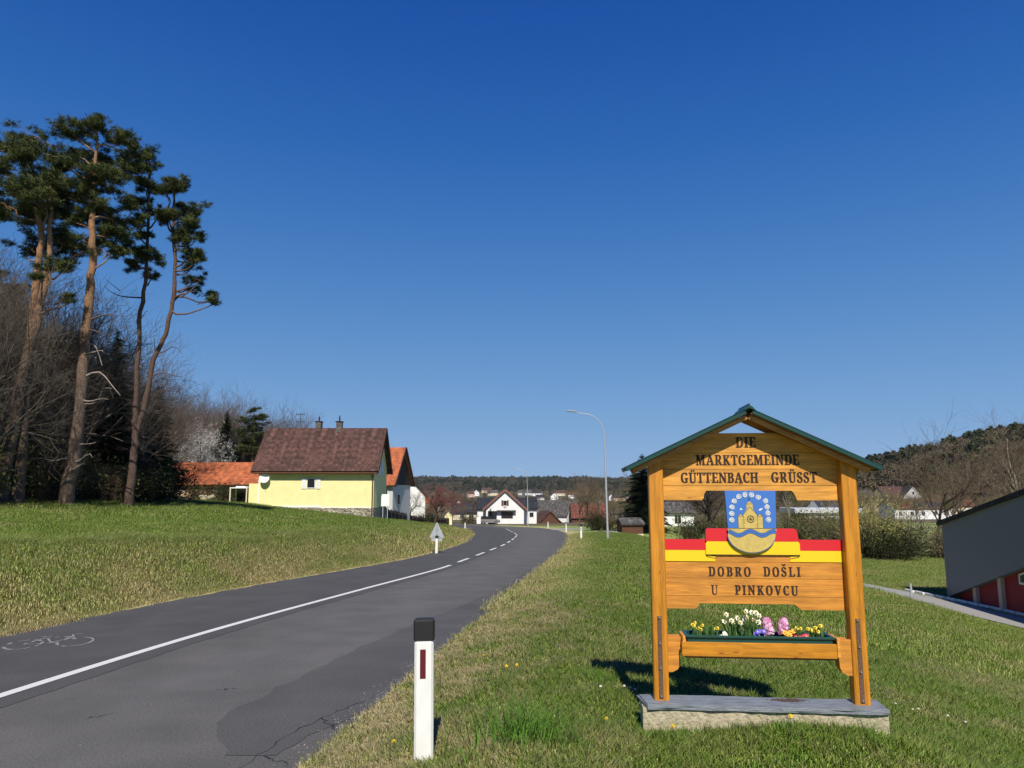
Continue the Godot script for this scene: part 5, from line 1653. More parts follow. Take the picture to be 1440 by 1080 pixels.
func build_woods() -> void:
	spray = leaf_mesh(14, 0.5, 0.09, 17)
	frond = frond_mesh()
	var G := "bare trees of the wood on the left"
	var gl := "bare grey-brown tree among many alike behind the big pines on the left"
	var protos := []
	var bark := Color(0.12, 0.098, 0.08)
	var twig := Color(0.125, 0.100, 0.080)
	protos.append(bare_tree("bare_tree", gl, "tree", gp(-23.5, 38), 201, 10.5, 0.14, 5, 0.95, 0.5, bark, twig, 0.62, G))
	protos.append(bare_tree("bare_tree", gl, "tree", gp(-27.0, 40), 202, 11.5, 0.16, 5, 0.85, 0.6, bark, Color(0.14, 0.105, 0.08), 0.66, G))
	protos.append(bare_tree("bare_tree", gl, "tree", gp(-25.6, 45), 203, 10.0, 0.13, 5, 1.05, 0.4, bark, Color(0.11, 0.092, 0.076), 0.6, G))
	protos.append(bare_tree("bare_tree", gl, "tree", gp(-24.2, 31), 204, 9.0, 0.12, 5, 0.9, 0.6, Color(0.15, 0.13, 0.11), Color(0.135, 0.11, 0.088), 0.66, G))
	var r := RandomNumberGenerator.new()
	r.seed = 77
	var spots := []
	for k in 46:   # near wood
		var z := r.randf_range(29, 62)
		var x := -maxf(20.8 + (z - 34) * 0.28, 0.44 * z) - pow(r.randf(), 1.3) * 24.0 - 0.6
		spots.append([x, z, r.randf_range(0.72, 1.05)])
	for k in 20:
		var z := r.randf_range(60, 92)
		spots.append([-(0.425 * z + r.randf() * 20.0 + 1.5), z, r.randf_range(0.8, 1.15)])
	for k in 58:
		var z := r.randf_range(100, 138)
		var x := -(0.325 * z + pow(r.randf(), 1.2) * 34.0)
		spots.append([x, z, r.randf_range(1.15, 1.6) * (0.80 + 0.30 * ss(0.32, 0.46, -x / z))])
	for q in spots:
		var s: Node3D = protos[r.randi() % 4]
		var far: bool = q[1] > 95.0
		var lab := "bare tree of the wooded rise behind the orange roof and yellow house" if far else "bare tree in the back of the wood between forked pine and blossoming tree" if q[1] > 60.0 else gl
		dup(s, gp(q[0], q[1], -0.1), r.randf() * TAU, lab, q[2], "bare trees behind the houses on the left" if far else "bare trees at the back of the left wood" if q[1] > 60.0 else G)
	# evergreens in the wood
	spruce("dark spruce rising behind the tallest pine's trunk", gp(-25.0, 46), 10.5, 5.0, Color(0.010, 0.020, 0.009), Color(0.022, 0.036, 0.012), 301)
	spruce("dark green spruce just right of the blossoming tree", gp(-37.5, 97), 14.0, 6.5, Color(0.016, 0.040, 0.014), Color(0.035, 0.065, 0.018), 302)
	spruce("dark spruce deep in the wood between left pine and tallest pine", gp(-32.5, 50), 9.0, 5.5, Color(0.012, 0.022, 0.010), Color(0.026, 0.040, 0.014), 304)
	spruce("small dark spruce right behind the forked pine", gp(-27.0, 56), 8.5, 5.0, Color(0.014, 0.022, 0.010), Color(0.03, 0.042, 0.014), 305)
	pine("bushy pine standing tall above the orange roof's right end", gp(-34.6, 98.5), [{"t": [[0, -0.6, 0, 0.26], [0.1, 6, 0, 0.2], [0.2, 14.2, 0, 0.05]]}],
		[[0.2, 14.6, 0.6], [0.5, 13.7, 0.8], [-0.5, 13.2, 0.7], [0.2, 12.4, 0.9], [-0.9, 11.6, 0.8], [0.9, 11.2, 0.8], [0.0, 10.4, 1.0], [-1.0, 9.4, 0.9], [0.9, 9.2, 0.8]], [], 106)
	spruce("broad dark spruce behind the orange roof's middle", gp(-40.0, 99), 11.0, 6.0, Color(0.020, 0.040, 0.016), Color(0.045, 0.066, 0.024), 312)
	spruce("slender spruce behind the small brown barn gable", gp(-33.3, 101), 9.8, 5.0, Color(0.020, 0.038, 0.016), Color(0.04, 0.06, 0.022), 313)
	spruce("olive-green spruce at the wood's right end nearest the yellow roof", gp(-33.8, 105.5), 10.0, 5.5, Color(0.026, 0.042, 0.018), Color(0.055, 0.070, 0.026), 314)
	# understorey along the wood edge
	var U := "undergrowth bushes along the wood edge"
	var ul := "tangled brown bush with few green leaves along the wood edge"
	var bushes := []
	bushes.append(shrub("bush", ul, gp(-21.6, 35.2), 3.4, 2.9, 60, Color(0.115, 0.085, 0.06), Color(0.05, 0.07, 0.018), Color(0.09, 0.085, 0.03), 130, 0.8, 401, "bush", U))
	bushes.append(shrub("bush", ul, gp(-22.8, 37.5), 3.6, 3.6, 66, Color(0.10, 0.078, 0.058), Color(0.035, 0.05, 0.015), Color(0.075, 0.075, 0.025), 90, 0.8, 402, "bush", U))
	bushes.append(shrub("bush", ul, gp(-21.0, 39.5), 3.2, 2.4, 60, Color(0.14, 0.10, 0.07), Color(0.06, 0.08, 0.02), Color(0.13, 0.10, 0.045), 70, 0.8, 403, "bush", U))
	for k in 46:
		var z := r.randf_range(27, 62)
		var x := -maxf(20.9 + (z - 34) * 0.28, 0.435 * z) - pow(r.randf(), 1.6) * 13.0
		if z > 48.0 and x > -0.50 * z: continue
		if absf(x + 20.3) < 1.2 and absf(z - 34) < 1.5: continue
		dup(bushes[r.randi() % 3], gp(x, z, -0.15), r.randf() * TAU, ul, r.randf_range(0.75, 1.3), U)
	shrub("evergreen_bush", "dense dark evergreen bush at the wood's right end before the orange roof", gp(-21.9, 46.5), 3.2, 2.6, 50, Color(0.05, 0.04, 0.03), Color(0.012, 0.020, 0.008), Color(0.032, 0.038, 0.014), 520, 0.85, 404, "bush")
	shrub("evergreen_bush", "smaller dark bush at the foot of the forked pine", gp(-20.6, 41.5), 2.8, 2.2, 40, Color(0.06, 0.045, 0.032), Color(0.014, 0.024, 0.009), Color(0.04, 0.044, 0.016), 300, 0.85, 405, "bush")
	# blossoming tree
	var bt := bare_tree("blossom_tree", "wild cherry tree covered in white blossom behind the orange roof's left end", "tree", gp(-41.2, 96), 211, 13.0, 0.16, 4, 1.0, 0.4, Color(0.10, 0.08, 0.07), Color(0.11, 0.09, 0.08), 0.58)
	blossom(bt, 8.6, 2.5, 1600, Color(0.74, 0.72, 0.66), 212, 0.75)
	# hedge, stones and the like at the garden
	shrub("hedge", "clipped brown-green garden hedge in front of the long orange roof", gp(-28.3, 69, -0.1), 3.6, 1.5, 20, Color(0.08, 0.06, 0.04), Color(0.05, 0.055, 0.02), Color(0.10, 0.08, 0.035), 420, 0.8, 411, "hedge", "", true)
	shrub("hedge", "dark garden hedge between the pavilion and the stone heap", gp(-25.2, 67.5, -0.1), 2.4, 1.6, 20, Color(0.06, 0.05, 0.03), Color(0.02, 0.035, 0.012), Color(0.05, 0.055, 0.02), 320, 0.8, 412, "hedge", "", true)
	var sh := thing("stone_heap", "low heap of pale stones before the garden hedge", "stone heap", gp(-26.9, 66.2, 0.0))
	for k in 26:
		var mb := MB.new()
		mb.box(Vector3(r.randf_range(-0.6, 0.6), 0.12 + r.randf() * 0.45, r.randf_range(-0.2, 0.25)), Vector3(r.randf_range(0.2, 0.4), r.randf_range(0.12, 0.22), 0.3), 0.04, Basis(Vector3(r.randf(), 1, r.randf()).normalized(), r.randf() * 2.0))
		part("stone", mb, Mt.concrete, sh)
func blossom(o: Node3D, h: float, rr: float, n: int, c: Color, sd: int, size := 0.5) -> void:
	var r := RandomNumberGenerator.new()
	r.seed = sd
	var cm: MeshInstance3D = o.get_node("crown")
	var pv: PackedVector3Array = cm.mesh.surface_get_arrays(0)[Mesh.ARRAY_VERTEX]
	var xs := []
	var cols := PackedColorArray()
	for k in n:
		var p := pv[r.randi() % pv.size()]
		xs.append(Transform3D(Basis(Vector3(r.randfn(), r.randfn(), r.randfn()).normalized(), r.randf() * TAU).scaled(Vector3.ONE * size * r.randf_range(0.6, 1.2)), p))
		var t := r.randf_range(0.75, 1.0)
		cols.append(Color(c.r * t, c.g * t, c.b * t))
	bake("blossom", spray, Mt.leaf, xs, cols, o)
func build_garden_plants() -> void:
	var t := bare_tree("plum_tree", "round reddish-brown plum tree behind the black fence", "tree", gp(-10.4, 101), 221, 8.8, 0.19, 5, 1.25, 0.22, Color(0.085, 0.05, 0.042), Color(0.19, 0.085, 0.072), 0.42)
	blossom(t, 7, 3.4, 900, Color(0.27, 0.12, 0.10), 222, 0.4)
	bare_tree("bare_tree", "small grey bare tree against the white gabled wall by the fence", "tree", gp(-13.4, 97), 223, 5.0, 0.09, 4, 1.0, 0.4, Color(0.11, 0.095, 0.085), Color(0.13, 0.11, 0.10), 0.55)
	shrub("bush", "green garden bush below the reddish plum tree", gp(-11.6, 102), 3.6, 2.0, 30, Color(0.08, 0.06, 0.04), Color(0.03, 0.05, 0.015), Color(0.08, 0.085, 0.03), 260, 0.8, 421, "bush")
	shrub("hedge", "brown clipped hedge beside the parked car before the white house", gp(-7.9, 139), 2.7, 1.25, 20, Color(0.10, 0.07, 0.045), Color(0.11, 0.075, 0.04), Color(0.07, 0.075, 0.025), 260, 0.8, 422, "hedge", "", true)
	spruce("tiny dark conifer in front of the white house's porch", gp(-4.1, 142.5), 2.9, 1.8, Color(0.012, 0.028, 0.012), Color(0.025, 0.045, 0.016), 306)
	spruce("dark bluish conifer behind the sign's left roof end", gp(14.0, 80), 8.2, 6.4, Color(0.012, 0.026, 0.014), Color(0.028, 0.045, 0.022), 307)
	shrub("bush", "dark green bush behind the tall street lamp", gp(8.0, 72), 2.2, 1.9, 40, Color(0.07, 0.055, 0.04), Color(0.025, 0.035, 0.012), Color(0.06, 0.06, 0.02), 260, 0.7, 423, "bush")
	shrub("bush", "russet bush between lamp pole and wooden shed", gp(9.3, 74), 2.4, 1.6, 50, Color(0.14, 0.085, 0.05), Color(0.12, 0.07, 0.035), Color(0.09, 0.08, 0.03), 160, 0.7, 424, "bush")
	# behind the sign
	bare_tree("bare_tree", "dark gnarled bare tree seen through the sign's left opening", "tree", gp(16.2, 62), 231, 8.0, 0.20, 5, 1.1, 0.3, Color(0.05, 0.042, 0.036), Color(0.075, 0.06, 0.05), 0.5)
	bare_tree("bare_tree", "pale bare tree seen through the sign's right opening", "tree", gp(27.5, 74), 232, 7.0, 0.11, 5, 0.9, 0.5, Color(0.17, 0.15, 0.11), Color(0.19, 0.165, 0.10), 0.6)
	var B := "brown bushes between the field and the valley behind the sign"
	var bl := "brown spring bush at the far edge of the field behind the sign"
	var p1 := shrub("bush", bl, gp(18.5, 66), 3.6, 2.4, 60, Color(0.195, 0.150, 0.098), Color(0.150, 0.128, 0.053), Color(0.105, 0.112, 0.038), 160, 0.8, 431, "bush", B)
	var p2 := shrub("bush", bl, gp(21.5, 64), 3.2, 2.0, 60, Color(0.150, 0.123, 0.090), Color(0.068, 0.090, 0.027), Color(0.135, 0.128, 0.045), 200, 0.8, 432, "bush", B)
	var r := RandomNumberGenerator.new()
	r.seed = 55
	for k in 22:
		var z := r.randf_range(58, 84)
		dup(p1 if k % 2 else p2, gp(r.randf_range(0.24, 0.46) * z, z, -0.1), r.randf() * TAU, bl, r.randf_range(0.7, 1.2), B)
	# hedge row beyond the field on the right
	shrub("willow_bush", "big pale green bush just right of the sign's right post", gp(24.0, 50), 5.0, 4.4, 110, Color(0.250, 0.219, 0.112), Color(0.250, 0.275, 0.069), Color(0.413, 0.388, 0.125), 420, 0.6, 441, "bush")
	shrub("dark_bush", "dark low bush at the foot of the pale green bush", gp(24.3, 48.6), 4.6, 1.9, 60, Color(0.055, 0.045, 0.03), Color(0.018, 0.030, 0.010), Color(0.05, 0.058, 0.018), 420, 0.75, 442, "bush")
	shrub("blossom_bush", "shrub with small white blossoms right of the pale green bush", gp(26.8, 50.5), 3.4, 3.2, 60, Color(0.13, 0.11, 0.08), Color(0.42, 0.40, 0.33), Color(0.14, 0.13, 0.06), 190, 0.5, 443, "shrub")
	shrub("blossom_bush", "white blossoming shrub before the corner of the grey hall", gp(30.0, 51), 3.2, 2.8, 60, Color(0.13, 0.11, 0.08), Color(0.45, 0.43, 0.37), Color(0.16, 0.14, 0.08), 210, 0.5, 444, "shrub")
	for q in [[28.4, 49.5, 2.8, 2.0, "brown low bush between the two white blossoming shrubs"], [31.6, 49.8, 2.6, 1.6, "brown low bush nearest the corner of the grey hall"]]:
		shrub("bush", q[4], gp(q[0], q[1]), q[2], q[3], 60, Color(0.180, 0.143, 0.105), Color(0.075, 0.083, 0.030), Color(0.180, 0.143, 0.068), 160, 0.7, 445 + int(q[0]), "bush")
	var tw := Color(0.155, 0.115, 0.08)
	bare_tree("bare_tree", "slender bare tree with forked top beside the grey hall's roof corner", "tree", gp(29.3, 52), 241, 7.9, 0.11, 4, 0.85, 0.55, Color(0.12, 0.095, 0.075), tw, 0.62)
	bare_tree("bare_tree", "bare tree leaning right behind the grey hall's roof corner", "tree", gp(32.2, 54), 242, 7.8, 0.10, 4, 0.95, 0.5, Color(0.11, 0.085, 0.065), tw, 0.62)
	bare_tree("bare_tree", "tall bare tree with pale trunk above the grey hall's roof", "tree", gp(41.5, 61), 243, 9.4, 0.15, 4, 0.85, 0.55, Color(0.24, 0.215, 0.17), tw, 0.64)
	bare_tree("bare_tree", "bare tree at the picture's right edge above the grey hall", "tree", gp(46.5, 66), 244, 9.6, 0.15, 4, 0.95, 0.5, Color(0.13, 0.10, 0.08), tw, 0.62)
	# trees in the middle distance
	var V := "bare trees in the valley before the village"
	var vl := "brown bare tree in the valley before the far houses"
	var a1 := bare_tree("valley_tree", vl, "tree", gp(13.5, 120), 251, 7.0, 0.12, 4, 1.0, 0.4, Color(0.12, 0.10, 0.075), Color(0.17, 0.125, 0.08), 0.55, V)
	var a2 := bare_tree("valley_tree", vl, "tree", gp(16.5, 105), 252, 6.5, 0.12, 4, 1.0, 0.4, Color(0.11, 0.09, 0.07), Color(0.16, 0.135, 0.075), 0.55, V)
	for k in 90:
		var z := r.randf_range(88, 330)
		var x := z * r.randf_range(0.08, 0.72)
		if x / z < 0.16 and z < 175 and z > 140: continue
		dup(a1 if k % 2 else a2, gp(x, z, -0.1), r.randf() * TAU, vl, r.randf_range(0.8, 1.35), V)
	for k in 26:
		var z := r.randf_range(190, 420)
		dup(a1 if k % 2 else a2, gp(z * r.randf_range(-0.16, 0.09), z, -0.1), r.randf() * TAU, vl, r.randf_range(0.6, 1.1), V)

# ---------------------------------------------------------------- forests far off, one mass each
func clump_tree(sd: int, n: int, conifer: bool) -> ArrayMesh:   # unit tree: height 1
	var r := RandomNumberGenerator.new()
	r.seed = sd
	var mb := MB.new()
	mb.col = Color(0.8, 0.7, 0.6)
	mb.tube(PackedVector3Array([Vector3(0, -0.1, 0), Vector3(0, 0.8, 0)]), PackedFloat32Array([0.02, 0.008]), 4)
	for k in n:
		var p: Vector3
		if conifer:
			var y := pow(r.randf(), 0.8)
			var q := 0.26 * pow(1.0 - y, 0.75) + 0.02
			var a := r.randf() * TAU
			p = Vector3(cos(a) * q * sqrt(r.randf()), 0.12 + 0.88 * y, sin(a) * q * sqrt(r.randf()))
		else:
			var d := Vector3(r.randfn(), r.randfn(), r.randfn()).normalized() * pow(r.randf(), 0.45)
			p = Vector3(d.x * 0.34, 0.60 + d.y * 0.40, d.z * 0.34) + Vector3(r.randfn(), r.randfn(), r.randfn()) * 0.02
		var a1 := Vector3(r.randfn(), r.randfn() + (0.0 if conifer else 1.2), r.randfn()).normalized()
		var b1 := a1.cross(Vector3(r.randfn(), r.randfn(), r.randfn())).normalized()
		var t := r.randf_range(0.6, 1.3)
		mb.col = Color(t, t, t)
		var s := 0.055 if conifer else 0.06
		var wd := 0.5 if conifer else 0.16
		mb.tri_n(p - a1 * s - b1 * s * wd, p - a1 * s + b1 * s * wd, p + a1 * s, (a1.cross(b1) + Vector3(p.x, (p.y - 0.5) * 0.8 + 0.3, p.z) * 2.0).normalized())
	return mb.mesh()
func build_far_forest() -> void:
	var bare := clump_tree(61, 320, false)
	var con := clump_tree(62, 260, true)
	var r := RandomNumberGenerator.new()
	r.seed = 99
	var bx := []
	var cx := []
	var put := func(bxa: Array, cxa: Array, ba: Array, ca: Array, x: float, z: float, h: float, pine_share: float, wide: float) -> void:
		var s := h * r.randf_range(0.75, 1.22)
		var tf := Transform3D(Basis(Vector3.UP, r.randf() * TAU) * Basis.from_scale(Vector3(s * wide * r.randf_range(0.9, 1.25), s, s * wide * r.randf_range(0.9, 1.25))), gp(x, z, -0.4))
		if r.randf() < pine_share:
			cxa.append(tf)
			ca.append(Color(0.020, 0.038, 0.016).lerp(Color(0.058, 0.074, 0.028), r.randf()))
		else:
			bxa.append(tf)
			ba.append([Color(0.120, 0.094, 0.066), Color(0.096, 0.080, 0.058), Color(0.140, 0.108, 0.068), Color(0.105, 0.100, 0.052)][r.randi() % 4])
	var ba := []
	var ca := []
	for k in 9000:   # wooded hill on the right
		var z := r.randf_range(225, 640)
		var x := z * r.randf_range(0.30, 0.95)
		var fh := far_hills(x, z)
		if fh < 2.2 + 1.2 * nA.get_noise_2d(x * 0.1, z * 0.1): continue
		if x / z < 0.62 and z < 345: continue
		put.call(bx, cx, ba, ca, x, z, 13.5, 0.46 + 0.9 * nA.get_noise_2d(x * 0.06, z * 0.06), 1.15)
	var o := multi("hill_wood", bare, Mt.twig, bx, PackedColorArray(ba), self)
	tag(o, "brown leafless wood covering the hill on the right", "wood", "", "stuff")
	o = multi("hill_pinewood", con, Mt.needle, cx, PackedColorArray(ca), self)
	tag(o, "dark green pines mixed into the wooded hill on the right", "wood", "", "stuff")
	bx = []; cx = []; ba = []; ca = []
	for k in 15000:   # ridge closing the valley
		var z := r.randf_range(1420, 2350)
		var x := z * r.randf_range(-0.5, 0.75)
		put.call(bx, cx, ba, ca, x, z, 15.0, 0.5 + 0.9 * nA.get_noise_2d(x * 0.012, z * 0.012), 1.5)
	o = multi("ridge_wood", bare, Mt.twig, bx, PackedColorArray(ba), self)
	tag(o, "brown broadleaved wood on the low ridge along the horizon", "wood", "", "stuff")
	o = multi("ridge_pinewood", con, Mt.needle, cx, PackedColorArray(ca), self)
	tag(o, "dark green pine forest on the low ridge along the horizon", "wood", "", "stuff")
	bx = []; cx = []; ba = []; ca = []
	for k in 2600:   # gardens and copses of the village
		var z := r.randf_range(230, 1420)
		var x := z * r.randf_range(-0.24, 0.62)
		if nA.get_noise_2d(x * 0.05, z * 0.05) < -0.2 and r.randf() < 0.8: continue
		var hides := false   # gardens are open on the side where the houses show
		for q in village_rays: hides = hides or (absf(x / z - q.x) < q.z and z < q.y and z > q.y - 330.0)
		if hides and r.randf() < 0.93: continue
		put.call(bx, cx, ba, ca, x, z, 4.6 + 0.0035 * z, 0.12, 1.2)
	o = multi("village_trees", bare, Mt.twig, bx, PackedColorArray(ba), self)
	tag(o, "leafless garden trees between the far houses of the village", "trees", "", "stuff")
	o = multi("village_conifers", con, Mt.needle, cx, PackedColorArray(ca), self)
	tag(o, "scattered dark conifers between the far houses of the village", "trees", "", "stuff")

# ---------------------------------------------------------------- grass and flowers
func blade_clump(n: int, h0: float, h1: float, w: float, spread: float, lean: float, sd: int) -> ArrayMesh:
	var r := RandomNumberGenerator.new()
	r.seed = sd
	var mb := MB.new()
	for k in n:
		var a := r.randf() * TAU
		var b := Vector3(r.randfn(), 0, r.randfn()) * spread * 0.5
		var h := r.randf_range(h0, h1)
		var d := Vector3(cos(a), 0, sin(a))
		var side := d.cross(Vector3.UP).rotated(Vector3.UP, r.randf_range(-0.8, 0.8)) * w * 0.5
		var ln := lean * r.randf_range(0.3, 1.3)
		var p1 := b + Vector3(0, h * 0.55, 0) + d * h * ln * 0.3
		var p2 := b + Vector3(0, h, 0) + d * h * ln
		var t := r.randf_range(0.72, 1.28)
		mb.col = Color(t, t, t * r.randf_range(0.85, 1.1))
		var nn := (d * 0.35 + Vector3(0, 1.0, 0.15) + Vector3(r.randfn(), 0, r.randfn()) * 0.2).normalized()
		var b0 := b - Vector3(0, 0.01, 0)
		mb.tri_n(b0 - side, b0 + side, p1 + side * 0.75, nn)
		mb.tri_n(b0 - side, p1 + side * 0.75, p1 - side * 0.75, nn)
		mb.tri_n(p1 - side * 0.75, p1 + side * 0.75, p2, nn)
	return mb.mesh()
func scatter(xs: Array, cols: PackedColorArray, n: int, z0: float, z1: float, fx0: Callable, fx1: Callable, s0: float, s1: float, dry_min := -1.0, dry_max := 2.0) -> void:
	for k in n:
		var z := lerpf(z0, z1, rng.randf())
		var a: float = fx0.call(z)
		var b: float = fx1.call(z)
		var x := lerpf(a, b, rng.randf())
		if absf(x - 0.69 * z) > 0 and (x > 0.74 * z + 0.6 or x < -0.74 * z - 0.6): continue
		if x > left_x(z) - 0.04 and x < right_x(z) + 0.05: continue
		var dle := left_x(z) - x
		if z > 10 and x > 0 and absf(x - lane_x(z) + 0.15) < lerpf(1.05, 1.35, ss(25, 60, z)): continue
		var l := sign_xf.affine_inverse() * Vector3(x, 0, -z)
		if absf(l.x + 0.01) < 0.83 and l.z > -0.20 and l.z < 0.17: continue
		var d := dryness(x, z)
		if d < dry_min or d > dry_max: continue
		var s := rng.randf_range(s0, s1)
		var edge := maxf(dle, x - right_x(z))
		if z > 12.5 and edge < 0.2 * s: continue
		if dle > 0.0 and dle < 0.8: s *= 0.45 + 0.6 * dle
		if l.z > 0.1 and l.z < 0.28 and absf(l.x) < 0.95: s *= 0.8
		xs.append(Transform3D(Basis(Vector3.UP, rng.randf() * TAU).scaled(Vector3(s, s * rng.randf_range(0.75, 1.25) * (1.0 - 0.35 * ss(0.5, 1.0, d) * (1.0 if x > right_x(z) else 0.0)), s)), gp(x, z)))
		var g := GREEN.lerp(GREEN2, rng.randf())
		var c := g * rng.randf_range(0.85, 1.25)
		c = c.lerp(STRAW * rng.randf_range(0.75, 1.1), clampf(d + rng.randf_range(-0.42, 0.42), 0.0, 1.0))
		cols.append(Color(c.r, c.g, c.b))
func build_grass() -> void:
	rng.seed = 501
	var short := blade_clump(11, 0.035, 0.085, 0.0055, 0.075, 0.8, 71)
	var long := blade_clump(20, 0.08, 0.20, 0.0042, 0.24, 1.9, 72)
	var coarse := blade_clump(24, 0.03, 0.085, 0.007, 0.34, 1.3, 73)
	var rx := func(z: float) -> float: return right_x(z) - 0.06
	var right_far := func(z: float) -> float: return minf(0.74 * z + 0.6, 30.0)
	var xs := []
	var cols := PackedColorArray()
	scatter(xs, cols, 42000, 3.6, 8.0, rx, right_far, 0.75, 1.25)
	scatter(xs, cols, 42000, 8.0, 14.0, rx, right_far, 0.95, 1.5)
	var o := multi("verge_grass", short, Mt.grass, xs, cols, self)
	tag(o, "short green and straw-coloured grass of the right verge around the sign", "grass", "", "stuff")
	xs = []; cols = PackedColorArray()
	scatter(xs, cols, 60000, 13.0, 30.0, rx, right_far, 0.8, 1.3)
	scatter(xs, cols, 42000, 30.0, 62.0, rx, right_far, 0.9, 1.6)
	o = multi("field_grass", coarse, Mt.grass, xs, cols, self)
	tag(o, "grass of the slope and field on the right beyond the sign", "grass", "", "stuff")
	xs = []; cols = PackedColorArray()
	var lx := func(z: float) -> float: return left_x(z) - 5.2
	var le := func(z: float) -> float: return left_x(z) + 0.02
	scatter(xs, cols, 36000, 7.0, 24.0, lx, le, 0.6, 1.15, 0.2)
	scatter(xs, cols, 20000, 24.0, 60.0, lx, le, 0.9, 1.5, 0.2)
	o = multi("bank_grass", long, Mt.grass, xs, cols, self)
	tag(o, "long dry grass on the roadside bank on the left", "grass", "", "stuff")
	xs = []; cols = PackedColorArray()
	var lf := func(z: float) -> float: return maxf(left_x(z) - 20.0, -0.74 * z - 0.6)
	scatter(xs, cols, 60000, 8.0, 30.0, lf, le, 0.8, 1.5)
	scatter(xs, cols, 60000, 30.0, 85.0, lf, le, 1.3, 2.4)
	o = multi("meadow_grass", coarse, Mt.grass, xs, cols, self)
	tag(o, "green meadow grass on the left below the pines and yellow house", "grass", "", "stuff")
	grit()
	# taller green tufts that stand out in the verge
	for q in [[0.07, 5.02, 1.5, 150, "large bright green grass tuft on the verge in the foreground"], [-0.42, 8.6, 0.9, 40, "green grass tuft in the dry verge beside the road"], [0.72, 6.75, 0.9, 34, "green grass tuft left of the sign's shadow"], [1.02, 4.95, 0.9, 36, "green grass tuft before the left half of the stone plinth"], [1.72, 4.80, 1.0, 36, "green grass tuft before the middle of the stone plinth"], [2.2, 4.86, 0.9, 36, "green grass tuft before the right half of the stone plinth"]]:
		var m := blade_clump(int(q[3]) * 3, 0.06, 0.20, 0.0042, 0.20, 1.15, 80 + int(q[3]))
		var gm := vmat(0.75, 0.45)
		gm.albedo_color = Color(0.115, 0.260, 0.032).linear_to_srgb()
		var t := top("grass_tuft", m, gm, q[4], "grass tuft", "", "", gp(q[0], q[1]))
		t.scale = Vector3.ONE * float(q[2])
func grit() -> void:   # loose stones along the crumbling right edge
	var r := RandomNumberGenerator.new()
	r.seed = 313
	var mb := MB.new()
	mb.box(Vector3.ZERO, Vector3(1, 0.6, 0.8), 0.22)
	var xs := []
	var cols := PackedColorArray()
	for k in 5200:
		var z := 3.8 + 26.0 * pow(r.randf(), 1.6)
		var x := right_x(z) + r.randfn() * 0.10 - 0.02
		if r.randf() < 0.18: x = lerpf(left_x(z) + 0.2, right_x(z), r.randf())
		elif r.randf() < 0.2: x = left_x(z) + r.randfn() * 0.07
		var s := r.randf_range(0.003, 0.013) * (1.0 if absf(x - right_x(z)) < 0.3 else 0.6)
		var y := maxf(base_y(z) + 0.004, ground(x, z))
		xs.append(Transform3D(Basis(Vector3(r.randfn(), 2, r.randfn()).normalized(), r.randf() * TAU).scaled(Vector3.ONE * s), Vector3(x, y, -z)))
		var t := r.randf_range(0.10, 0.42)
		cols.append(Color(t, t * 0.95, t * 0.86))
	var o := multi("road_grit", mb.mesh(), Mt.twig, xs, cols, self)
	tag(o, "loose grit and small stones along the road's crumbling edge", "grit", "", "stuff")
func petal_ring(mb: MB, c: Vector3, nrm: Vector3, n: int, r0: float, r1: float, cup: float) -> void:
	var x := nrm.cross(Vector3(0.3, 0.2, 1)).normalized()
	var y := nrm.cross(x)
	for k in n:
		var a := TAU * k / n
		var d := x * cos(a) + y * sin(a)
		var s := x * -sin(a) + y * cos(a)
		var w := r1 * 2.4 / n
		var tip := c + d * r1 + nrm * cup
		var m := c + d * lerpf(r0, r1, 0.55) + nrm * cup * 0.4
		mb.tri_n(c + d * r0, m - s * w, m + s * w, (nrm + d * 0.2).normalized())
		mb.tri_n(m - s * w, tip, m + s * w, (nrm + d * 0.3).normalized())
func strap_leaf(mb: MB, a: Vector3, dir: Vector3, h: float, w: float, bend: float) -> void:
	var s := dir.cross(Vector3.UP).normalized() * w * 0.5
	var pr := a
	for k in range(1, 5):
		var t := k / 4.0
		var p := a + Vector3(0, h * t * (1.0 - 0.25 * t * bend), 0) + dir * h * bend * t * t * 0.6
		var w0 := 1.0 - pow((k - 1) / 4.0, 3.0)
		var w1 := 1.0 - pow(t, 3.0)
		mb.quad_out(pr - s * w0, pr + s * w0, p + s * w1, p - s * w1, Vector3(-dir.z, 0.2, dir.x).cross(Vector3.UP) * -1.0 + Vector3(0, 0.6, 0.6))
		pr = p
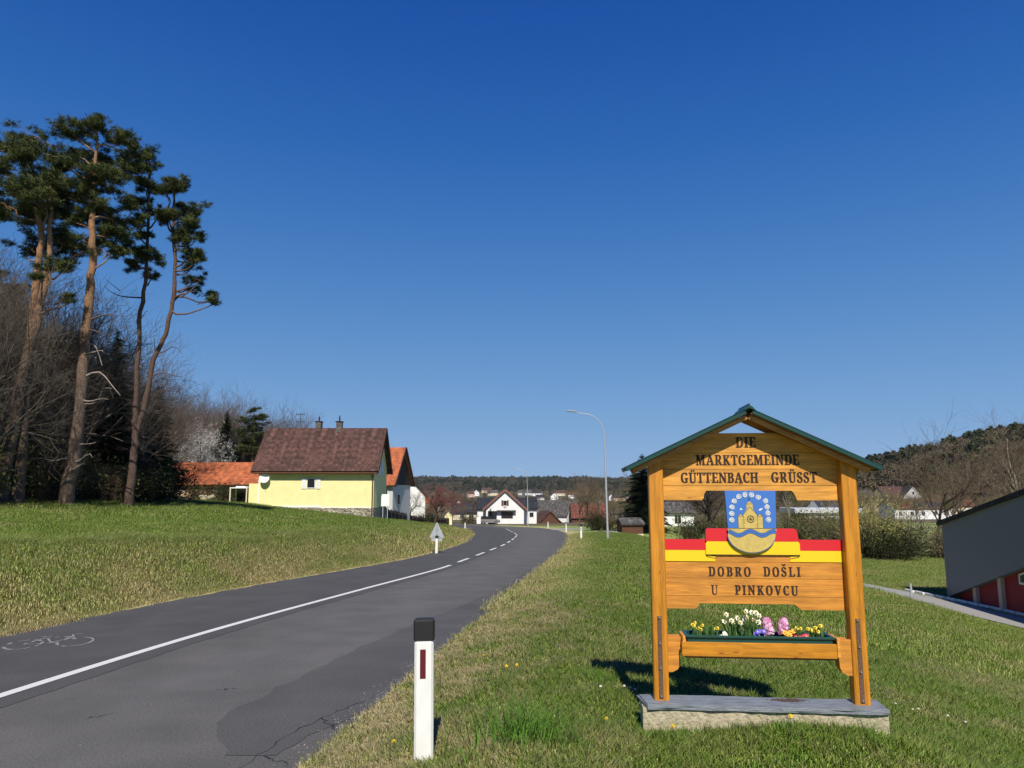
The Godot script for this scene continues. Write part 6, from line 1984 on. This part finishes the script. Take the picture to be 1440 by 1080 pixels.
func build_flowers() -> void:
	rng.seed = 611
	var leafm := mat(0.06, 0.135, 0.032, 0.6)
	var pale := mat(0.10, 0.16, 0.045, 0.6)
	var box_at := func(x: float, z: float) -> Vector3: return sign_xf * Vector3(x, 0.672, z)
	# daffodils: white ones, then the two small yellow ones
	for q in [["white_daffodils", "tall clump of creamy white daffodils in the flower box", -0.115, 0.20, 0.22, 14, 0.13, [0.84, 0.82, 0.62], [0.86, 0.70, 0.22]], ["yellow_daffodils", "small yellow daffodils at the left end of the flower box", -0.37, 0.11, 0.17, 9, 0.11, [0.80, 0.72, 0.10], [0.85, 0.55, 0.03]], ["yellow_daffodils", "small yellow daffodils at the right end of the flower box", 0.33, 0.11, 0.20, 12, 0.11, [0.85, 0.76, 0.10], [0.88, 0.58, 0.03]]]:
		var o := thing(q[0], q[1], "flowers", box_at.call(q[2], 0.03), deg_to_rad(-5))
		var lm := MB.new()
		for k in 70:
			var a := rng.randf() * TAU
			strap_leaf(lm, Vector3(rng.randf_range(-0.5, 0.5) * q[4], 0, rng.randf_range(-0.04, 0.04)), Vector3(cos(a), 0, sin(a) * 0.7), q[3] * rng.randf_range(0.55, 1.0), 0.015, rng.randf_range(0.2, 0.8))
		part("leaves", lm, leafm, o)
		var pm := mat(q[7][0], q[7][1], q[7][2], 0.6)
		var cm := mat(q[8][0], q[8][1], q[8][2], 0.6)
		for k in int(q[5]):
			var x: float = rng.randf_range(-0.55, 0.55) * q[4]
			var c := Vector3(x, q[3] * rng.randf_range(0.58, 1.02), rng.randf_range(-0.03, 0.05))
			var nr := Vector3(rng.randf_range(-0.8, 0.8), rng.randf_range(-0.1, 0.5), 1).normalized()
			var fm := MB.new()
			petal_ring(fm, c, nr, 6, 0.002, (0.020 if q[3] > 0.15 else 0.014), -0.002)
			var f := part("flower", fm, pm, o)
			var tm := MB.new()
			tm.tube(PackedVector3Array([c, c + nr * 0.012]), PackedFloat32Array([0.005, 0.008]), 8)
			part("trumpet", tm, cm, f)
			var sm := MB.new()
			sm.tube(PackedVector3Array([Vector3(x * 0.7, 0, 0), c * Vector3(0.95, 0.7, 0.9), c - nr * 0.003]), PackedFloat32Array([0.0028, 0.0025, 0.002]), 4)
			part("stem", sm, pale, f)
	# hyacinths
	for q in [["dense pink hyacinth, left of the two in the flower box", 0.078], ["dense pink hyacinth, right of the two in the flower box", 0.148]]:
		var o := thing("hyacinth", q[0], "flower", box_at.call(q[1], 0.03), deg_to_rad(-5))
		var lm := MB.new()
		for k in 9:
			var a := TAU * k / 9.0
			strap_leaf(lm, Vector3.ZERO, Vector3(cos(a), 0, sin(a)), 0.11, 0.022, 0.7)
		part("leaves", lm, leafm, o)
		var fm := MB.new()
		for k in 110:
			var t := k / 109.0
			var a := k * 2.4
			var rad := (0.034 * sqrt(maxf(0.0, 1.0 - pow(absf(t - 0.35) / 0.72, 2.0))) + 0.004) * rng.randf_range(0.85, 1.15)
			var d := Vector3(cos(a), 0.15, sin(a)).normalized()
			var v := rng.randf_range(0.75, 1.15)
			fm.col = Color(0.60, 0.12, 0.36).lerp(Color(0.92, 0.66, 0.80), rng.randf()) * v
			petal_ring(fm, Vector3(0, 0.048 + 0.115 * t, 0) + d * rad, d, 5, 0.001, 0.0125, 0.004)
		part("spike", fm, Mt.leaf, o)
		o.scale = Vector3.ONE * 0.92
		o.rotation.z = 0.20 if q[1] < 0.1 else -0.16
	# low primroses and pansies
	for q in [["pansy", "low clump of violet-blue pansies left of the pink hyacinths", 0.0, 0.075, [0.13, 0.11, 0.55], [0.75, 0.70, 0.2], 9], ["pansy", "low clump of orange pansies right of the pink hyacinths", 0.19, 0.085, [0.90, 0.42, 0.02], [0.5, 0.12, 0.0], 8], ["primrose", "low clump of crimson primroses before the right yellow daffodils", 0.268, 0.045, [0.62, 0.03, 0.10], [0.8, 0.6, 0.1], 9], ["primrose", "few small white primroses between the daffodil clumps", -0.235, 0.05, [0.78, 0.76, 0.66], [0.8, 0.6, 0.1], 5]]:
		var o := thing(q[0], q[1], "flowers", box_at.call(q[2], 0.055), deg_to_rad(-5))
		var lm := MB.new()
		for k in 16:
			var a := rng.randf() * TAU
			strap_leaf(lm, Vector3.ZERO, Vector3(cos(a), 0, sin(a)), 0.05, 0.018, 1.0)
		part("leaves", lm, leafm, o)
		var pm := mat(q[4][0], q[4][1], q[4][2], 0.6)
		var cm := mat(q[5][0], q[5][1], q[5][2], 0.6)
		for k in int(q[6]):
			var c := Vector3(rng.randf_range(-0.04, 0.04), q[3] * rng.randf_range(0.45, 1.0), rng.randf_range(-0.02, 0.03))
			var nr := Vector3(rng.randf_range(-0.5, 0.5), 0.5, 1).normalized()
			var fm := MB.new()
			petal_ring(fm, c, nr, 5, 0.001, 0.019, 0.001)
			var f := part("flower", fm, pm, o)
			fm = MB.new()
			petal_ring(fm, c + nr * 0.002, nr, 6, 0.0, 0.005, 0.001)
			part("eye", fm, cm, f)
	var sp := thing("seedlings", "small green leaves growing along the front of the flower box", "plants", box_at.call(0.0, 0.02), deg_to_rad(-5))
	var sm := MB.new()
	for k in 160:
		var a := rng.randf() * TAU
		strap_leaf(sm, Vector3(rng.randf_range(-0.44, 0.44), -0.004, rng.randf_range(-0.05, 0.055)), Vector3(cos(a), 0, sin(a)), rng.randf_range(0.02, 0.045), 0.010, 0.9)
	tag(part("leaves", sm, leafm, sp), "", "", "", "stuff")
	# dandelions and daisies in the grass
	var dm := mat(0.85, 0.58, 0.01, 0.6)
	var wm := mat(0.80, 0.79, 0.75, 0.6)
	for q in [[-0.05, 7.06, 0.13, "left of two dandelions on tall stems in the dry verge"], [0.045, 7.05, 0.135, "right of two dandelions on tall stems in the dry verge"], [0.66, 5.45, 0.06, "dandelion in the grass between marker post and stone plinth"], [-0.80, 5.30, 0.05, "dandelion close to the road edge left of the marker post"], [1.05, 5.10, 0.09, "dandelion before the left end of the stone plinth"], [1.78, 4.98, 0.11, "dandelion before the middle of the stone plinth"], [2.72, 5.25, 0.05, "dandelion right of the stone plinth"], [-0.30, 8.25, 0.06, "small dandelion far up the dry verge"], [-7.55, 9.9, 0.08, "dandelion on the left bank beside the bicycle symbol"]]:
		var o := thing("dandelion", q[3], "flower", gp(q[0], q[1]))
		var fm := MB.new()
		for ring in 3: petal_ring(fm, Vector3(0, q[2] + ring * 0.003, 0), Vector3(0, 0.85, 0.5).normalized(), 14, 0.0, 0.016 - ring * 0.004, 0.004 + ring * 0.002)
		part("flower", fm, dm, o)
		var lm := MB.new()
		lm.tube(PackedVector3Array([Vector3.ZERO, Vector3(0.004, q[2] * 0.5, 0), Vector3(0, q[2], 0)]), PackedFloat32Array([0.003, 0.003, 0.003]), 5)
		part("stem", lm, pale, o)
		lm = MB.new()
		for k in 8:
			var a := rng.randf() * TAU
			strap_leaf(lm, Vector3.ZERO, Vector3(cos(a), 0, sin(a)), 0.07, 0.014, 0.9)
		part("leaves", lm, leafm, o)
	for q in [[0.93, 6.42, "daisy at the left end of the shadow beside the slate slab"], [0.97, 6.36, "middle daisy beside the slate slab's left end"], [1.0, 6.30, "daisy nearest the slate slab's left end"], [3.75, 7.6, "left daisy in the lawn right of the sign"], [3.86, 7.5, "second daisy in the lawn right of the sign"], [3.98, 7.62, "middle daisy in the lawn right of the sign"], [4.25, 7.6, "fourth daisy in the lawn right of the sign"], [4.36, 7.5, "right daisy in the lawn right of the sign"], [2.9, 7.0, "lone daisy just behind the sign's right post"], [0.72, 6.3, "lone daisy left of the slate slab"]]:
		var o := thing("daisy", q[2], "flower", gp(q[0], q[1]))
		var fm := MB.new()
		petal_ring(fm, Vector3(0, 0.075, 0), Vector3(0, 0.8, 0.6).normalized(), 12, 0.003, 0.011, 0.0)
		var f := part("flower", fm, wm, o)
		fm = MB.new()
		petal_ring(fm, Vector3(0, 0.077, 0.001), Vector3(0, 0.8, 0.6).normalized(), 8, 0.0, 0.0035, 0.002)
		part("eye", fm, dm, f)
		fm = MB.new()
		fm.tube(PackedVector3Array([Vector3.ZERO, Vector3(0, 0.075, 0)]), PackedFloat32Array([0.0018, 0.0018]), 4)
		part("stem", fm, pale, o)
